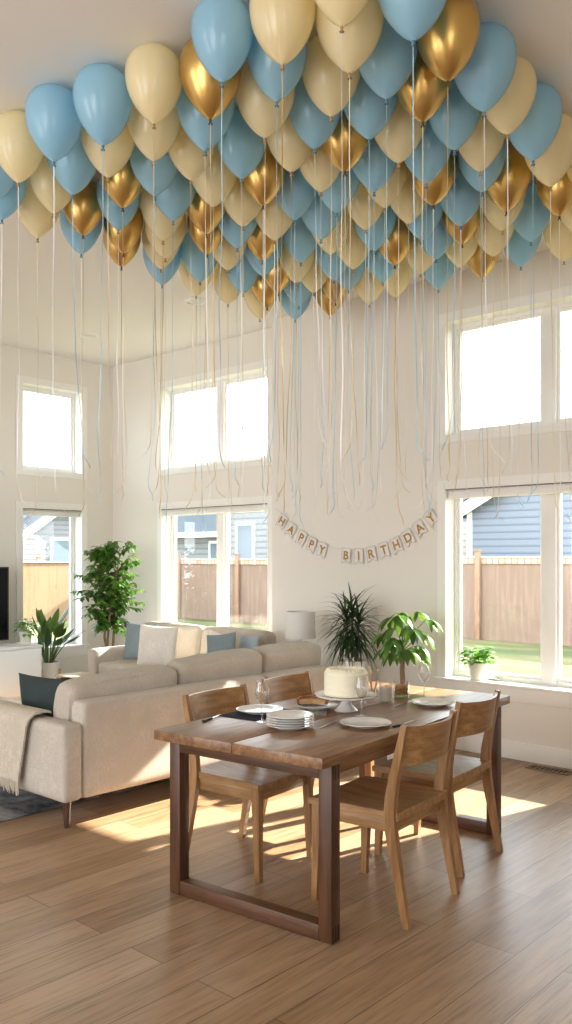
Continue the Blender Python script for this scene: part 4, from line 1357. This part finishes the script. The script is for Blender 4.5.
def glyph(ch, size):
    cu = bpy.data.curves.new('letter_curve', 'FONT')
    cu.body = ch
    cu.size = size
    cu.align_x, cu.align_y = 'CENTER', 'CENTER'
    cu.extrude = .0012
    cu.offset = .0025
    t = bpy.data.objects.new('t', cu)
    COL.objects.link(t)
    bpy.context.view_layer.update()
    me = bpy.data.meshes.new_from_object(t.evaluated_get(bpy.context.evaluated_depsgraph_get()))
    bpy.data.objects.remove(t)
    xs = [v.co.x for v in me.vertices]
    ys = [v.co.y for v in me.vertices]
    cx, cy = (min(xs) + max(xs)) / 2, (min(ys) + max(ys)) / 2
    me.transform(Matrix.Translation((-cx, -cy, 0)))
    return me
for i, (chx, x, z) in enumerate([l for l in LET if l[0]]):
    a = line[i + 1 if i < 5 else i + 2]
    k = i + 1 if i < 5 else i + 2
    sl = math.atan2(line[k + 1][1] - line[k - 1][1], line[k + 1][0] - line[k - 1][0])
    w, hh = .047, .135
    P = [(-w, .012), (w, .012), (w, -hh + .012), (0, -hh + .038), (-w, -hh + .012)]
    pe = obj('pennant', prism(bmesh.new(), P, 0, .0015), 'paper', rbn, (x, YW - .002, z + .052), (0, -sl, 0), smooth=0)
    ed = bmesh.new()
    for (p, q) in zip(P, P[1:] + P[:1]):
        p, q = Vector((p[0], -.0006, p[1])), Vector((q[0], -.0006, q[1]))
        sweep(ed, [p, q], [(.0012, .0055), (.0012, .0055)], (0, 1, 0))
    obj('pennant_edge', ed, 'paper_edge', pe, smooth=0)
    me = glyph(chx, .104)
    me.materials.append(M['gold_letter'])
    lo = bpy.data.objects.new('letter', me)
    COL.objects.link(lo)
    lo.parent = pe
    lo.location = (0, -.002, -.052)
    lo.rotation_euler = (R(90), 0, 0)

# ------------------------------------------------------------------ balloons on the ceiling
BP = [(0, .345), (.020, .3445), (.048, .340), (.076, .329), (.101, .311), (.119, .286), (.1295, .256), (.1325, .225), (.1305, .192), (.122, .155), (.108, .119), (.088, .084), (.064, .052), (.041, .028), (.021, .012), (.0105, .006), (.0075, 0), (0, 0)]
def balloon_mesh():
    return lathe(BP, 28)
def knot_mesh():
    return lathe([(0, .002), (.006, .0), (.0078, -.004), (.005, -.009), (.0045, -.011), (.010, -.019), (.009, -.021), (0, -.014)], 14)
def ribbon_mesh(L, seed, w=.0046):
    rnd = random.Random(seed)
    bm = bmesh.new()
    n = 46
    ph = [rnd.uniform(0, 2 * PI) for _ in range(6)]
    am = rnd.uniform(.006, .02)
    curl = rnd.uniform(0, 2 * PI)
    crad = rnd.uniform(.02, .07)
    tw0, tw1 = rnd.uniform(0, PI), rnd.uniform(1.5, 5)
    prev = None
    drift = (rnd.uniform(-.05, .05), rnd.uniform(-.05, .05))
    for i in range(n + 1):
        t = i / n
        g = t ** 2
        x = am * g * math.sin(5 * t + ph[0]) + .4 * am * t * math.sin(17 * t + ph[1]) + drift[0] * g
        y = am * g * math.sin(4 * t + ph[2]) + .4 * am * t * math.sin(15 * t + ph[3]) + drift[1] * g
        z = -L * t
        if t > .86:
            q = (t - .86) / .14
            x += crad * math.cos(curl) * q ** 2 + .010 * math.sin(q * 7 + ph[4]) * q
            y += crad * math.sin(curl) * q ** 2 + .010 * math.cos(q * 7 + ph[5]) * q
            z += L * .05 * q ** 2
        a = tw0 + tw1 * t + (2.5 * max(0, t - .8) * 5)
        ux, uy = math.cos(a) * w / 2, math.sin(a) * w / 2
        nx_, ny_ = -math.sin(a) * .0006, math.cos(a) * .0006
        row = [bm.verts.new((x + sx * ux + sn * nx_, y + sx * uy + sn * ny_, z - .012)) for sx, sn in ((-1, -1), (1, -1), (1, 1), (-1, 1))]
        if prev:
            for k in range(4):
                bm.faces.new((prev[k], prev[(k + 1) % 4], row[(k + 1) % 4], row[k]))
        else:
            bm.faces.new(row[::-1])
        prev = row
    bm.faces.new(prev)
    return bm

rnd = random.Random(77)
proto = {}
for c, body, kn in (('b', 'blue_latex', 'knot_blue'), ('c', 'cream_latex', 'knot_cream'), ('g', 'gold_latex', 'knot_gold')):
    r = empty('balloon', (0, 0, 0), 0, 'balloon', 'balloon', 'helium balloons against the ceiling')
    obj('balloon_body', balloon_mesh(), body, r, smooth=180)
    obj('knot', knot_mesh(), kn, r, smooth=180)
    proto[c] = [r, False]
RIB = {}
for cname in ('rib_blue', 'rib_cream', 'rib_white', 'rib_gold'):
    RIB[cname] = []
    for s in range(9):
        bm = ribbon_mesh(1.56, s * 13 + len(cname) + s)
        me = bpy.data.meshes.new('ribbon')
        bmesh.ops.recalc_face_normals(bm, faces=bm.faces[:])
        bm.to_mesh(me)
        bm.free()
        me.materials.append(M[cname])
        for p in me.polygons:
            p.use_smooth = True
        me.set_sharp_from_angle(angle=R(40))
        RIB[cname].append(me)
CH = {'b': ['rib_blue', 'rib_blue', 'rib_blue', 'rib_white'], 'c': ['rib_cream', 'rib_white', 'rib_cream', 'rib_gold'], 'g': ['rib_gold', 'rib_cream', 'rib_white']}
for c, x, y, s, lab in BALLOONS:
    p = proto[c]
    if p[1]:
        o = copy_tree(p[0])
        for ch_ in [q for q in o.children if q.name.startswith('ribbon')]:
            bpy.data.objects.remove(ch_)
    else:
        o = p[0]
        p[1] = True
    o.location = (x, y, CEIL - .008 - .345 * s)
    o.rotation_euler = (0, 0, rnd.uniform(0, 2 * PI))
    o.scale = (s, s, s)
    o['label'] = lab
    zend = rnd.uniform(1.68, 2.0)
    rb_ = bpy.data.objects.new('ribbon', rnd.choice(RIB[rnd.choice(CH[c])]))
    COL.objects.link(rb_)
    rb_.parent = o
    L = (CEIL - .008 - .345 * s - zend) / s
    rb_.scale = (1, 1, L / 1.5)

# ------------------------------------------------------------------ view
vs = scene.view_settings
vs.view_transform = 'Standard'
vs.look = 'None'
vs.exposure = EXPOSURE
vs.gamma = 1.
vs.use_curve_mapping = False
cy = scene.cycles
cy.use_denoising = True
cy.max_bounces = 10
cy.diffuse_bounces = 6
cy.glossy_bounces = 4
cy.transmission_bounces = 6
cy.transparent_max_bounces = 24
cy.sample_clamp_indirect = 8.
cy.caustics_reflective = False
cy.caustics_refractive = False
cy.use_adaptive_sampling = False
